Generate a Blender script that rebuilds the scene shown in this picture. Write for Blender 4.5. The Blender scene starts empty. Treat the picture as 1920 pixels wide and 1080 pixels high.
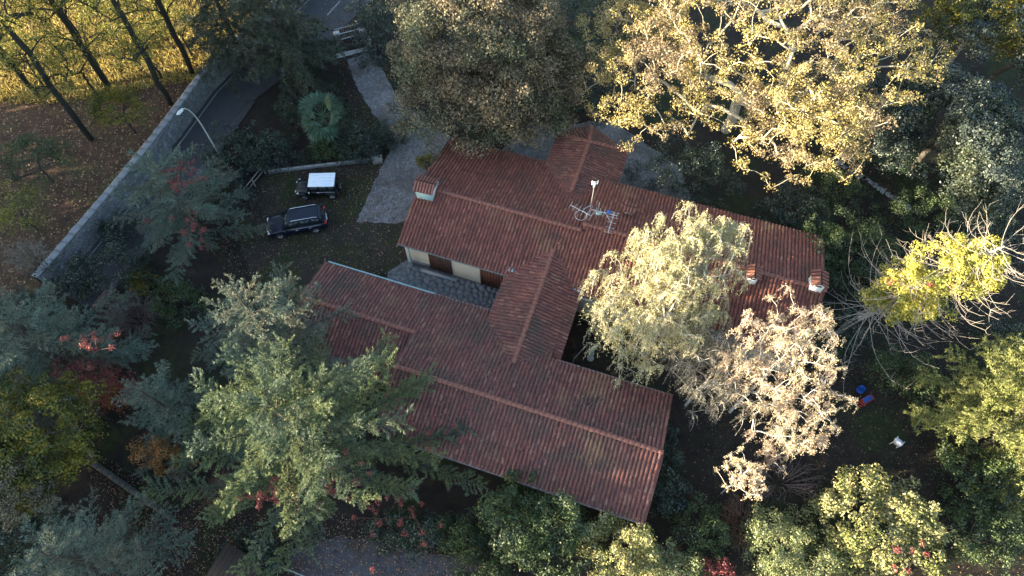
import bpy, bmesh, math, random
import numpy as np
from mathutils import Vector, Matrix

S = bpy.context.scene
C = S.collection
PI = math.pi
# ------------------------------------------------------------------ camera, sky, sun, exposure
CAM_H = 46.0
PITCH = math.radians(62)          # below the horizon
FOC = 1280.0                      # focal length in pixels of a 1920 wide frame
cd = bpy.data.cameras.new('camera')
cam = bpy.data.objects.new('camera', cd); C.objects.link(cam)
cam.location = (0, 0, CAM_H)
cam.rotation_euler = (math.radians(90) - PITCH, 0, 0)
cd.sensor_width = 36; cd.lens = 24; cd.clip_end = 2000
S.camera = cam

SUN_EL = math.radians(10)
SUN_AZ = math.radians(13)         # light travels towards +x, turned this much towards +y
sd = Vector((-math.cos(SUN_AZ) * math.cos(SUN_EL), -math.sin(SUN_AZ) * math.cos(SUN_EL), math.sin(SUN_EL)))  # to the sun
w = bpy.data.worlds.new('World'); S.world = w; w.use_nodes = True
nt = w.node_tree
bg = nt.nodes['Background']
sky = nt.nodes.new('ShaderNodeTexSky'); sky.sky_type = 'NISHITA'; sky.sun_disc = False
sky.sun_elevation = SUN_EL
sky.sun_rotation = math.atan2(sd.x, sd.y)
sky.altitude = 200; sky.air_density = 1.0; sky.dust_density = 1.5
nt.links.new(sky.outputs[0], bg.inputs[0]); bg.inputs[1].default_value = 0.105
sl = bpy.data.lights.new('sun', 'SUN'); sl.energy = 5.0; sl.angle = math.radians(0.6); sl.color = (1.0, 0.83, 0.57)
so = bpy.data.objects.new('sun', sl); C.objects.link(so); so.location = (-40, -10, 60)
so.rotation_euler = sd.to_track_quat('Z', 'Y').to_euler()
S.view_settings.view_transform = 'Standard'; S.view_settings.look = 'None'
S.view_settings.gamma = 1; S.view_settings.exposure = 3.1
S.render.engine = 'CYCLES'
S.cycles.max_bounces = 6; S.cycles.diffuse_bounces = 4; S.cycles.transmission_bounces = 3
S.cycles.use_denoising = True

# ------------------------------------------------------------------ helpers
def at(u, v, z=0.0):
    """world point at height z that the photograph shows at pixel (u, v)"""
    dx = (u - 960) / FOC; dy = (v - 540) / FOC
    d = np.array([dx, math.cos(PITCH) - dy * math.sin(PITCH), -math.sin(PITCH) - dy * math.cos(PITCH)])
    return np.array([0, 0, CAM_H]) + d * ((z - CAM_H) / d[2])

def tag(o, label=None, cat=None, group=None, kind=None):
    if label: o['label'] = label
    if cat: o['category'] = cat
    if group: o['group'] = group
    if kind: o['kind'] = kind
    return o

def empty(name, loc, rz=0.0):
    o = bpy.data.objects.new(name, None); C.objects.link(o)
    o.location = tuple(loc); o.rotation_euler = (0, 0, rz); o.empty_display_size = 0.3
    return o

def link(name, me, parent=None, loc=None, rot=None, scale=None):
    o = bpy.data.objects.new(name, me); C.objects.link(o)
    if parent is not None: o.parent = parent
    if loc is not None: o.location = tuple(loc)
    if rot is not None: o.rotation_euler = rot
    if scale is not None: o.scale = scale
    return o

class MB:
    """collects numpy vertices and faces of any size and builds one mesh"""
    def __init__(self): self.v = []; self.f = []; self.n = 0
    def add(self, V, *Fs):
        V = np.asarray(V, float).reshape(-1, 3)
        for F_ in Fs:
            F_ = np.asarray(F_, int)
            if F_.size: self.f.append(F_ + self.n)
        self.v.append(V); self.n += len(V)
        return self
    def box(self, c, size, M=None):
        h = np.array(size) / 2
        V = np.array([[x, y, z] for x in (-1, 1) for y in (-1, 1) for z in (-1, 1)]) * h
        if M is not None: V = V @ np.array(M).T
        self.add(V + np.array(c), [[0, 1, 3, 2], [4, 6, 7, 5], [0, 4, 5, 1], [2, 3, 7, 6], [0, 2, 6, 4], [1, 5, 7, 3]])
        return self
    def prism(self, poly, z0, z1):
        """vertical prism over a 2D polygon"""
        p = np.array(poly, float); n = len(p)
        ar = np.sum(p[:, 0] * np.roll(p[:, 1], -1) - np.roll(p[:, 0], -1) * p[:, 1])
        if ar < 0: p = p[::-1]
        z0 = np.broadcast_to(z0, n); z1 = np.broadcast_to(z1, n)
        V = np.vstack([np.c_[p, z0], np.c_[p, z1]])
        self.add(V, [list(range(n))[::-1]], [[n + i for i in range(n)]], [[i, (i + 1) % n, n + (i + 1) % n, n + i] for i in range(n)])
        return self
    def tube(self, P, R, sides=6, cap=True):
        V, F_ = tube(P, R, sides); self.add(V, F_)
        return self
    def mesh(self, name, mat, smooth=False):
        me = bpy.data.meshes.new(name)
        V = np.vstack(self.v) if self.v else np.zeros((0, 3))
        me.vertices.add(len(V)); me.vertices.foreach_set('co', V.astype(np.float32).ravel())
        loops = np.concatenate([f.ravel() for f in self.f]); cnt = np.concatenate([np.full(len(f), f.shape[1]) for f in self.f])
        st_ = np.concatenate([[0], np.cumsum(cnt)[:-1]])
        me.loops.add(len(loops)); me.loops.foreach_set('vertex_index', loops.astype(np.int32))
        me.polygons.add(len(cnt)); me.polygons.foreach_set('loop_start', st_.astype(np.int32)); me.polygons.foreach_set('loop_total', cnt.astype(np.int32))
        if smooth: me.polygons.foreach_set('use_smooth', np.ones(len(cnt), bool))
        me.materials.append(mat); me.update(calc_edges=True)
        return me
    def build(self, name, mat, parent=None, smooth=False, **k):
        return link(name, self.mesh(name, mat, smooth), parent, **k)

def tube(P, R, sides=6):
    P = np.asarray(P, float); n = len(P); R = np.broadcast_to(np.asarray(R, float), n)
    T = np.gradient(P, axis=0); T /= np.linalg.norm(T, axis=1, keepdims=True) + 1e-9
    ref = np.array([0, 0, 1.0]) if abs(T[:, 2]).mean() < 0.8 else np.array([1.0, 0, 0])
    A = np.cross(T, ref); A /= np.linalg.norm(A, axis=1, keepdims=True) + 1e-9
    B = np.cross(T, A)
    th = np.arange(sides) * 2 * PI / sides
    V = P[:, None] + R[:, None, None] * (np.cos(th)[None, :, None] * A[:, None] + np.sin(th)[None, :, None] * B[:, None])
    i = np.arange(n - 1)[:, None] * sides; j = np.arange(sides)[None]; k = (j + 1) % sides
    F_ = np.stack([i + j, i + k, i + sides + k, i + sides + j], -1).reshape(-1, 4)
    return V.reshape(-1, 3), F_

def unit(v): return v / (np.linalg.norm(v, axis=-1, keepdims=True) + 1e-9)

def leaf_quads(mb, rng, P, D, N, size, aspect=0.55):
    """one folded diamond per leaf: P base, D direction, N normal"""
    n = len(P); L = np.broadcast_to(size, n)[:, None]
    D = unit(D); Sd = unit(np.cross(D, N)); N = np.cross(Sd, D)
    W = L * aspect * 0.5
    mid = P + D * L * 0.5
    V = np.stack([P, mid + Sd * W + N * W * 0.3, P + D * L - N * L * 0.1, mid - Sd * W + N * W * 0.3], 1)
    mb.add(V.reshape(-1, 3), np.arange(4 * n).reshape(-1, 4))

def needle_tris(mb, P, D, N, size, width):
    """one slim triangle per needle tuft or blade"""
    n = len(P); L = np.broadcast_to(size, n)[:, None]; D = unit(D); Sd = unit(np.cross(D, N)); W = L * width * .6
    V = np.stack([P + Sd * W, P + D * L, P - Sd * W], 1); mb.add(V.reshape(-1, 3), np.arange(3 * n).reshape(-1, 3))

def rdir(rng, n):
    return unit(rng.normal(size=(n, 3)))

# ------------------------------------------------------------------ materials
def nodes_of(name):
    m = bpy.data.materials.new(name); m.use_nodes = True
    t = m.node_tree
    return m, t, t.nodes['Principled BSDF'], t.nodes['Material Output']

def ramp(t, cols, pos=None, interp='LINEAR'):
    r = t.nodes.new('ShaderNodeValToRGB'); r.color_ramp.interpolation = interp
    e = r.color_ramp.elements
    n = len(cols)
    pos = pos or [i / max(1, n - 1) for i in range(n)]
    while len(e) < n: e.new(0.5)
    for i in range(n):
        e[i].position = pos[i]; e[i].color = (*cols[i], 1)
    return r

def noise(t, scale, detail=4, rough=0.6, coord='Object', vec=None):
    nz = t.nodes.new('ShaderNodeTexNoise'); nz.inputs['Scale'].default_value = scale
    nz.inputs['Detail'].default_value = detail; nz.inputs['Roughness'].default_value = rough
    if vec is None:
        tc = t.nodes.new('ShaderNodeTexCoord'); vec = tc.outputs[coord]
    t.links.new(vec, nz.inputs['Vector'])
    return nz

def mixc(t, fac, a, b, mode='MIX'):
    m = t.nodes.new('ShaderNodeMix'); m.data_type = 'RGBA'; m.blend_type = mode
    if isinstance(fac, (int, float)): m.inputs['Factor'].default_value = fac
    else: t.links.new(fac, m.inputs['Factor'])
    for s_, x in ((m.inputs[6], a), (m.inputs[7], b)):
        if isinstance(x, tuple): s_.default_value = (*x, 1)
        else: t.links.new(x, s_)
    return m.outputs[2]

def bump(t, bsdf, h, strength=0.4, dist=0.02):
    b = t.nodes.new('ShaderNodeBump'); b.inputs['Strength'].default_value = strength; b.inputs['Distance'].default_value = dist
    t.links.new(h, b.inputs['Height']); t.links.new(b.outputs[0], bsdf.inputs['Normal'])

def surf(name, cols, scale=2.0, rough=0.85, detail=6, bumps=0.3, bscale=None, metallic=0.0, spec=0.3, pos=None, bdist=0.02, coord='Object'):
    """mottled surface: noise through a colour ramp, fine bump"""
    m, t, b, o = nodes_of(name)
    nz = noise(t, scale, detail, 0.65, coord)
    r = ramp(t, cols, pos); t.links.new(nz.outputs['Fac'], r.inputs[0])
    t.links.new(r.outputs[0], b.inputs['Base Color'])
    b.inputs['Roughness'].default_value = rough; b.inputs['Metallic'].default_value = metallic
    b.inputs['Specular IOR Level'].default_value = spec
    if bumps:
        n2 = noise(t, bscale or scale * 6, 4, 0.7, coord); bump(t, b, n2.outputs['Fac'], bumps, bdist)
    return m

def leafmat(name, cols, trans=0.3, patch=None, pscale=0.35, rough=0.55, spec=0.35, pos=None, pw=(0.45, 0.62)):
    """leaves: a tone per leaf, patches of a second set of tones, light passing through"""
    m, t, b, o = nodes_of(name)
    g = t.nodes.new('ShaderNodeNewGeometry')
    r = ramp(t, cols, pos); t.links.new(g.outputs['Random Per Island'], r.inputs[0])
    col = r.outputs[0]
    if patch:
        nz = noise(t, pscale, 3, 0.6)
        rr = ramp(t, [(0, 0, 0), (1, 1, 1)], [pw[0], pw[1]]); t.links.new(nz.outputs['Fac'], rr.inputs[0])
        r2 = ramp(t, patch); t.links.new(g.outputs['Random Per Island'], r2.inputs[0])
        col = mixc(t, rr.outputs[0], col, r2.outputs[0])
    t.links.new(col, b.inputs['Base Color'])
    b.inputs['Roughness'].default_value = rough; b.inputs['Specular IOR Level'].default_value = spec
    tr = t.nodes.new('ShaderNodeBsdfTranslucent'); t.links.new(col, tr.inputs[0])
    mx = t.nodes.new('ShaderNodeMixShader'); mx.inputs[0].default_value = trans
    t.links.new(b.outputs[0], mx.inputs[1]); t.links.new(tr.outputs[0], mx.inputs[2])
    t.links.new(mx.outputs[0], o.inputs['Surface'])
    return m

def tilemat(name, cols, moss, lo, hi):
    m, t, b, o = nodes_of(name)
    g = t.nodes.new('ShaderNodeNewGeometry')
    r = ramp(t, cols, [0, .25, .55, .85, 1])
    t.links.new(g.outputs['Random Per Island'], r.inputs[0])
    tc = t.nodes.new('ShaderNodeTexCoord')
    n1 = noise(t, 0.42, 5, 0.65, vec=tc.outputs['Object'])
    k = ramp(t, [(0, 0, 0), (.85, .85, .85)], [lo, hi]); t.links.new(n1.outputs['Fac'], k.inputs[0])
    c = mixc(t, k.outputs[0], r.outputs[0], moss)        # lichen and soot
    mp = t.nodes.new('ShaderNodeMapping'); mp.inputs['Location'].default_value = (31, 17, 3); t.links.new(tc.outputs['Object'], mp.inputs[0])
    n2 = noise(t, 0.3, 3, 0.6, vec=mp.outputs[0])
    k2 = ramp(t, [(0, 0, 0), (1, 1, 1)], [.6, .74]); t.links.new(n2.outputs['Fac'], k2.inputs[0])
    c = mixc(t, k2.outputs[0], c, (.22, .125, .075))                     # newer orange tiles
    n3 = noise(t, 9, 3, 0.7, vec=tc.outputs['Object'])
    k3 = ramp(t, [(.72, .72, .72), (1.15, 1.15, 1.15)], [.3, .7]); t.links.new(n3.outputs['Fac'], k3.inputs[0])
    c = mixc(t, 1.0, c, k3.outputs[0], 'MULTIPLY')
    t.links.new(c, b.inputs['Base Color']); b.inputs['Roughness'].default_value = .85; b.inputs['Specular IOR Level'].default_value = .25
    return m

M = {}
M['tile'] = tilemat('clay_tile', [(.115, .048, .038), (.155, .060, .046), (.18, .068, .051), (.205, .077, .057), (.25, .112, .078)], (.088, .053, .044), .50, .72)
M['tile_old'] = tilemat('weathered_clay_tile', [(.10, .048, .043), (.138, .058, .050), (.16, .065, .054), (.18, .073, .060), (.225, .12, .09)], (.08, .058, .047), .46, .66)
M['ridge'] = surf('ridge_clay', [(.12, .054, .044), (.19, .082, .063), (.235, .11, .083)], 3, .85)
M['under'] = surf('roof_felt', [(.05, .028, .024), (.09, .045, .036)], 3)
M['plaster'] = surf('cream_plaster', [(.28, .255, .20), (.40, .365, .29), (.44, .40, .32)], 1.2, .9, bumps=.15)
M['white_plaster'] = surf('white_plaster', [(.50, .50, .47), (.72, .72, .69), (.76, .76, .74)], 2.5, .9, bumps=.2)
M['wood'] = surf('dark_wood', [(.035, .018, .014), (.07, .034, .025), (.11, .05, .036)], 2.5, .6)
M['redwood'] = surf('red_brown_door', [(.07, .026, .018), (.13, .05, .032)], 2.5, .55)
M['gutter'] = surf('gutter_metal', [(.12, .15, .15), (.22, .27, .27)], 3, .45, metallic=.5)
M['pale_metal'] = surf('pale_metal', [(.42, .46, .48), (.6, .64, .66)], 5, .4, metallic=.5)
M['tealpaint'] = surf('weathered_teal_paint', [(.20, .32, .33), (.34, .46, .46)], 4, .7)
M['bluepipe'] = surf('blue_pipe', [(.10, .30, .42), (.16, .42, .55)], 3, .5)
M['galv'] = surf('galvanised_steel', [(.3, .31, .33), (.5, .52, .54)], 8, .4, metallic=.7)
M['stone'] = surf('grey_stone', [(.10, .105, .115), (.20, .205, .215), (.30, .30, .30)], 2.2, .9, bumps=.8, bscale=5, bdist=.06)
M['concrete'] = surf('concrete', [(.17, .17, .17), (.30, .30, .29), (.36, .35, .33)], 1.5, .9)
M['asphalt'] = surf('asphalt', [(.022, .023, .026), (.040, .041, .045), (.052, .052, .055)], 1.2, .85, bscale=60)
M['paint'] = surf('road_paint', [(.10, .10, .10), (.32, .32, .31)], 3, .7)
M['bark_dark'] = surf('dark_bark', [(.018, .016, .014), (.05, .043, .036), (.08, .07, .058)], 6, .95, bumps=.8, bdist=.04)
M['bark_grey'] = surf('grey_bark', [(.10, .09, .075), (.22, .20, .165), (.34, .31, .26)], 4, .9, bumps=.4)
M['bark_pale'] = surf('pale_plane_bark', [(.19, .17, .13), (.36, .33, .26), (.50, .47, .38)], 2.5, .85, bumps=.3)
M['bark_white'] = surf('white_birch_bark', [(.10, .09, .08), (.48, .46, .42), (.66, .64, .6)], 5, .8, pos=[.2, .42, .7])
M['deadwood'] = surf('bleached_dead_wood', [(.14, .125, .11), (.26, .235, .21), (.38, .35, .32)], 4, .9)
M['twig'] = surf('twig_purple_grey', [(.09, .065, .065), (.18, .14, .135)], 5, .9)
M['twig_brown'] = surf('twig_russet', [(.10, .055, .04), (.21, .12, .085)], 5, .9)

def groundmat(name, layers, bs=8, bstr=.6):
    """layers: list of (scale, lo, hi, colA, colB); first is the base"""
    m, t, b, o = nodes_of(name)
    tc = t.nodes.new('ShaderNodeTexCoord'); col = None
    for i, (sc, lo, hi, a, c) in enumerate(layers):
        mp = t.nodes.new('ShaderNodeMapping'); mp.inputs['Location'].default_value = (i * 13.1, i * 7.7, i)
        t.links.new(tc.outputs['Object'], mp.inputs[0])
        nz = noise(t, sc, 6, .7, vec=mp.outputs[0])
        if i == 0:
            r = ramp(t, [a, c], [lo, hi]); t.links.new(nz.outputs['Fac'], r.inputs[0]); col = r.outputs[0]
        else:
            r = ramp(t, [(0, 0, 0), (1, 1, 1)], [lo, hi]); t.links.new(nz.outputs['Fac'], r.inputs[0])
            n2 = noise(t, sc * 9, 3, .7, vec=mp.outputs[0]); r2 = ramp(t, [a, c], [.35, .65]); t.links.new(n2.outputs['Fac'], r2.inputs[0])
            col = mixc(t, r.outputs[0], col, r2.outputs[0])
    t.links.new(col, b.inputs['Base Color']); b.inputs['Roughness'].default_value = .95; b.inputs['Specular IOR Level'].default_value = .15
    nb = noise(t, bs, 5, .75, vec=tc.outputs['Object']); bump(t, b, nb.outputs['Fac'], bstr, .08)
    return m
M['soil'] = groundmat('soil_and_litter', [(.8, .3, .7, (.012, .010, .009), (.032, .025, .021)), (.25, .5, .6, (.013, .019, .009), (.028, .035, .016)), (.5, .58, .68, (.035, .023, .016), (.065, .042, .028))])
M['parkfloor'] = groundmat('park_leaf_floor', [(.9, .3, .7, (.042, .026, .018), (.11, .064, .042)), (.35, .52, .62, (.05, .044, .02), (.10, .085, .036)), (1.6, .55, .66, (.13, .068, .04), (.21, .12, .065))])
M['grassyard'] = groundmat('worn_grass_yard', [(.7, .3, .7, (.022, .018, .016), (.045, .036, .030)), (.3, .48, .6, (.020, .026, .011), (.038, .043, .018)), (1.2, .58, .68, (.055, .036, .027), (.09, .06, .046))])

def pavemat(name, scale, a, c, joint, dirt, jw=.05):
    m, t, b, o = nodes_of(name)
    tc = t.nodes.new('ShaderNodeTexCoord')
    nz0 = noise(t, 1.3, 3, .6, vec=tc.outputs['Object'])
    wv = mixc(t, .12, tc.outputs['Object'], nz0.outputs['Color'])
    v = t.nodes.new('ShaderNodeTexVoronoi'); v.inputs['Scale'].default_value = scale; t.links.new(wv, v.inputs['Vector'])
    ve = t.nodes.new('ShaderNodeTexVoronoi'); ve.feature = 'DISTANCE_TO_EDGE'; ve.inputs['Scale'].default_value = scale; t.links.new(wv, ve.inputs['Vector'])
    r = ramp(t, [a, c], [.1, .9]); t.links.new(v.outputs['Color'], r.inputs[0])
    k = ramp(t, [(1, 1, 1), (0, 0, 0)], [jw * .3, jw]); t.links.new(ve.outputs['Distance'], k.inputs[0])
    col = mixc(t, k.outputs[0], r.outputs[0], joint)
    n1 = noise(t, .33, 6, .7, vec=tc.outputs['Object']); k1 = ramp(t, [(0, 0, 0), (1, 1, 1)], [.47, .66]); t.links.new(n1.outputs['Fac'], k1.inputs[0])
    col = mixc(t, k1.outputs[0], col, dirt)
    n2 = noise(t, 3.5, 6, .75, vec=tc.outputs['Object']); k2 = ramp(t, [(.55, .55, .55), (1.3, 1.3, 1.3)], [.3, .7]); t.links.new(n2.outputs['Fac'], k2.inputs[0])
    col = mixc(t, 1.0, col, k2.outputs[0], 'MULTIPLY')
    t.links.new(col, b.inputs['Base Color']); b.inputs['Roughness'].default_value = .8; b.inputs['Specular IOR Level'].default_value = .3
    bump(t, b, k.outputs[0], -.5, .02)
    return m
M['drive'] = pavemat('stone_drive', 7, (.12, .12, .125), (.22, .215, .22), (.07, .065, .06), (.075, .068, .062))
M['court'] = pavemat('crazy_paving', 5, (.085, .09, .10), (.17, .175, .185), (.20, .20, .20), (.06, .062, .055), .045)
M['pathgravel'] = groundmat('grey_path', [(1.5, .3, .7, (.035, .035, .042), (.08, .08, .09)), (.5, .5, .62, (.035, .028, .024), (.07, .052, .045))])
M['litter'] = leafmat('fallen_leaf', [(.05, .03, .022), (.13, .075, .045), (.22, .13, .075), (.34, .24, .15)], .15)
M['litter_gold'] = leafmat('fallen_leaf_gold', [(.08, .042, .025), (.18, .10, .05), (.30, .19, .09), (.42, .31, .16)], .2)
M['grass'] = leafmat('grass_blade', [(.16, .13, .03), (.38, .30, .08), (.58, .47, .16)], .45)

# ------------------------------------------------------------------ ground, road, drive
def sheet(name, poly, z, mat, cuts=0):
    p = [tuple(q)[:2] for q in poly]
    bm = bmesh.new(); f = bm.faces.new([bm.verts.new((x, y, z)) for x, y in p])
    bmesh.ops.recalc_face_normals(bm, faces=bm.faces)
    if f.normal.z < 0: bmesh.ops.reverse_faces(bm, faces=bm.faces)
    bmesh.ops.triangulate(bm, faces=bm.faces)
    me = bpy.data.meshes.new(name); bm.to_mesh(me); bm.free(); me.materials.append(mat)
    return tag(link(name, me), kind='structure')

def ragged(poly, amp, step, seed):
    """polygon with its edges broken up by small offsets"""
    rng = np.random.default_rng(seed); out = []
    P = np.array([q[:2] for q in poly], float)
    for a, b in zip(P, np.roll(P, -1, 0)):
        n = max(1, int(np.linalg.norm(b - a) / step))
        for k in range(n):
            q = a + (b - a) * k / n
            out.append(tuple(q + (rng.normal(size=2) * amp if k else 0)))
    return out

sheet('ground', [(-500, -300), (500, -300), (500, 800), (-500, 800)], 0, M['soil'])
# the park beyond the road wall
WALL = [(-34.9, 24.2), (-34.1, 26.1), (-31.6, 32.0), (-29.4, 37.6), (-27.0, 44.6), (-22.6, 53.0), (-18.0, 61.0), (-10, 74)]
sheet('park_ground', [(-160, 0)] + [(x - .2, y) for x, y in WALL] + [(0, 140), (-160, 140)], .004, M['parkfloor'])
def offset_line(L, d):
    P = np.array(L, float); T = np.gradient(P, axis=0); T = unit(T)
    return P + np.c_[T[:, 1], -T[:, 0]] * np.broadcast_to(d, len(P))[:, None]
WR = [3.6, 3.6, 3.6, 3.6, 3.9, 5.6, 6.0, 6.0]
e0 = offset_line(WALL, .1); e1 = offset_line(WALL, WR)
sheet('road', list(map(tuple, e0)) + list(map(tuple, e1[::-1])), .008, M['asphalt'])
a_, b_ = offset_line(WALL, .45), offset_line(WALL, .55)
ln = sheet('road_edge_line', list(map(tuple, a_)) + list(map(tuple, b_[::-1])), .012, M['paint'])
for k, (p, q) in enumerate([((-17.9, 54.4), (-16.9, 56.4)), ((-16.1, 58.0), (-15.1, 60.0)), ((-20.6, 49.6), (-19.7, 51.4))]):
    p = np.array(p); q = np.array(q); d = unit(q - p); nn = np.array([d[1], -d[0]]) * .06
    sheet('road_marking', [p - nn, p + nn, q + nn, q - nn], .012, M['paint'])
# pavement with kerb on the near side of the road
mb = MB(); i0 = offset_line(WALL[:5], 3.6); i1 = offset_line(WALL[:5], 4.3)
mb.prism(list(map(tuple, i0)) + list(map(tuple, i1[::-1])), -.02, .12)
M['pavement'] = surf('worn_pavement', [(.05, .05, .055), (.09, .09, .095)], 2, .9)
tag(mb.build('pavement', M['pavement']), kind='structure')
# the villa's drive, yard and paved courts
DR = [at(650, 112), at(690, 98), at(716, 128), at(745, 180), at(800, 232), at(860, 262), at(880, 285), at(800, 345), at(770, 410), at(742, 420), at(668, 416), at(722, 300), at(742, 262), at(700, 215), at(672, 170)]
sheet('yard', ragged([at(440, 400), at(500, 325), at(722, 302), at(760, 420), at(770, 520), at(640, 500), at(560, 560), at(470, 520)], .12, 1.0, 3), .004, M['grassyard'])
sheet('driveway', ragged(DR, .045, .35, 5), .012, M['drive'])

HA = math.radians(18.5); HO = np.array([-8.45, 26.75])
AX = np.array([math.cos(HA), -math.sin(HA)]); NX = np.array([math.sin(HA), math.cos(HA)])
def st2(s, t): return HO + s * AX + t * NX
def stz(s, t, z): p = st2(s, t); return np.array([p[0], p[1], z])
sheet('courtyard', ragged([st2(0.2, .3), st2(8.8, .3), st2(8.8, -3.6), st2(.0, -3.6), st2(-.8, -1.2)], .05, 1, 7), .010, M['court'])
def flagstones(parent, s0, s1, t0, t1, size, seed, mat, z=.0):
    """crazy paving: irregular stones with open joints, each one a piece"""
    rng = np.random.default_rng(seed); ns, nt_ = int((s1 - s0) / size), int((t1 - t0) / size)
    pts = np.array([[s0 + (i + .5 + rng.uniform(-.42, .42)) * (s1 - s0) / ns, t0 + (j + .5 + rng.uniform(-.42, .42)) * (t1 - t0) / nt_] for i in range(ns) for j in range(nt_)])
    for i, c in enumerate(pts):
        poly = [np.array(q) for q in ((s0, t0), (s1, t0), (s1, t1), (s0, t1))]
        for o in pts[np.argsort(np.linalg.norm(pts - c, axis=1))[1:12]]:
            n_ = o - c; d_ = n_ @ (c + o) / 2; out = []
            for a, b in zip(poly, poly[1:] + poly[:1]):
                fa, fb = n_ @ a - d_, n_ @ b - d_
                if fa <= 0: out.append(a)
                if fa * fb < 0: out.append(a + (b - a) * fa / (fa - fb))
            poly = out
        if len(poly) < 3: continue
        q = np.array(poly); m0 = q.mean(0); q = m0 + (q - m0) * (1 - .018 / max(.12, np.linalg.norm(q - m0, axis=1).min()))
        W = np.array([st2(*x) for x in q]); cw = W.mean(0); W = W - cw
        MB().prism(W, 0, .03 + rng.random() * .012).build('paving_stone', M[mat[i % len(mat)]], parent, loc=(cw[0], cw[1], z))
M['flag1'] = surf('flagstone_blue_grey', [(.08, .085, .092), (.125, .13, .138), (.175, .178, .182)], 1.6, .85, bumps=.5); M['flag2'] = surf('flagstone_grey', [(.09, .092, .095), (.14, .143, .145), (.19, .19, .19)], 2.1, .85, bumps=.5)
flagstones(bpy.data.objects['courtyard'], .4, 8.7, -3.5, .1, .42, 21, ['flag1', 'flag2', 'flag1'], .002)
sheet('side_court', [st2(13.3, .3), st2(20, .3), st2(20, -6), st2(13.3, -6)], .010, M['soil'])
sheet('rear_court', ragged([st2(3, 10), st2(22, 9.6), st2(18.5, 16), st2(12, 19.0), st2(4.5, 16)], .1, 1, 9), .010, M['court'])
sheet('garden_path', ragged([at(540, 1035), at(640, 1003), at(900, 1052), at(960, 1120), at(560, 1120)], .1, .6, 11), .010, M['pathgravel'])
sheet('side_path', ragged([at(130, 830), at(240, 860), at(400, 975), at(380, 1050), at(160, 900)], .1, 1, 12), .006, M['soil'])

# ------------------------------------------------------------------ the villa
villa = empty('villa', stz(10, 0, 0)); VL = np.array(villa.location)
tag(villa, 'low rambling villa with several joined roofs of red clay tiles', 'house')
def vl(p): return np.asarray(p, float) - VL
RS, RL = .26, .36                     # spacing of the tile rows, exposed length of a tile
trng = np.random.default_rng(42)
ridge_me = None

def inside(px_, py_, poly):
    c = np.zeros(px_.shape, bool); n = len(poly); j = n - 1
    for i in range(n):
        xi, yi = poly[i]; xj, yj = poly[j]
        c ^= ((yi > py_) != (yj > py_)) & (px_ < (xj - xi) * (py_ - yi) / (yj - yi + 1e-12) + xi)
        j = i
    return c

ROOF_FACES = []   # (polygon in s,t; plane function) for leaves to lie on
def slope(mt, mslab, poly, zf, down):
    """one roof slope: poly in (s,t), zf(s,t) its height, down = unit (ds,dt) of the fall line"""
    ROOF_FACES.append((poly, zf))
    P3 = np.array([stz(s, t, zf(s, t)) for s, t in poly])
    n = len(poly)
    V = np.vstack([P3 - [0, 0, .05], P3 - [0, 0, .2]])
    ar = sum(P3[i][0] * P3[(i + 1) % n][1] - P3[(i + 1) % n][0] * P3[i][1] for i in range(n))
    up = list(range(n)) if ar > 0 else list(range(n))[::-1]
    mslab.add(vl(V), [up], [[n + i for i in up[::-1]]], [[up[i], n + up[i], n + up[(i + 1) % n], up[(i + 1) % n]] for i in range(n)])
    dn = np.array(down, float); cr = np.array([-dn[1], dn[0]])
    q = np.array(poly); cc = q @ cr; rr = q @ dn
    sl_ = zf(*dn) - zf(0, 0); hyp = math.sqrt(1 + sl_ * sl_)
    cs = np.arange(math.floor(cc.min() / RS), math.ceil(cc.max() / RS)) * RS + RS / 2
    rs = np.arange(rr.min(), rr.max(), RL / hyp)
    Cg, Rg = np.meshgrid(cs, rs, indexing='ij'); Cg = Cg.ravel(); Rg = Rg.ravel()
    mid = Cg[:, None] * cr + (Rg + RL / hyp * .5)[:, None] * dn
    k = inside(mid[:, 0], mid[:, 1], poly); Cg, Rg = Cg[k], Rg[k]; m_ = len(Cg)
    if not m_: return
    # local axes in world
    wc = cr[0] * AX + cr[1] * NX; wd = dn[0] * AX + dn[1] * NX
    c3 = np.array([wc[0], wc[1], 0]); d3 = np.array([wd[0], wd[1], sl_]) / hyp; n3 = np.cross(c3, d3); n3 *= np.sign(n3[2])
    base = Cg[:, None] * cr + Rg[:, None] * dn
    B = np.array([*HO, 0]) + base[:, :1] * [*AX, 0] + base[:, 1:] * [*NX, 0]; B[:, 2] = [zf(s, t) for s, t in base]
    jl = trng.normal(size=m_) * .010; jh = trng.normal(size=m_) * .007; jy = trng.normal(size=m_) * .022; odd = trng.random(m_) < .025; jy[odd] *= 7; jh[odd] += .03
    # covers: tapered half barrels, raised at the lower end
    th = np.radians([10, 55, 90, 125, 170])
    for typ in (0, 1):
        vs = []
        for e, (r0, rise) in enumerate(((.078, .008), (.098, .034)) if typ == 0 else ((.075, -.028), (.075, -.012))):
            l = e * .43
            if typ == 0: lat = np.cos(th) * r0; hh = np.sin(th) * r0 * .95 + rise
            else: lat = np.array([-.085, -.04, .0, .04, .085]) + RS / 2; hh = np.array([.02, -.012, -.022, -.012, .02]) + rise + .02
            off = lat[None] + jl[:, None] + jy[:, None] * l
            vs.append(B[:, None] + off[..., None] * c3 + d3 * l + (hh[None] + (jh[:, None] if typ == 0 else 0))[..., None] * n3)
        V = np.stack(vs, 1).reshape(m_, 10, 3)
        fq = np.array([[i, i + 1, i + 6, i + 5] for i in range(4)]) if typ == 0 else np.array([[i, i + 1, i + 6, i + 5] for i in range(4)])
        F_ = (np.arange(m_) * 10)[:, None, None] + fq[None]
        mt.add(vl(V.reshape(-1, 3)), F_.reshape(-1, 4))

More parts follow.
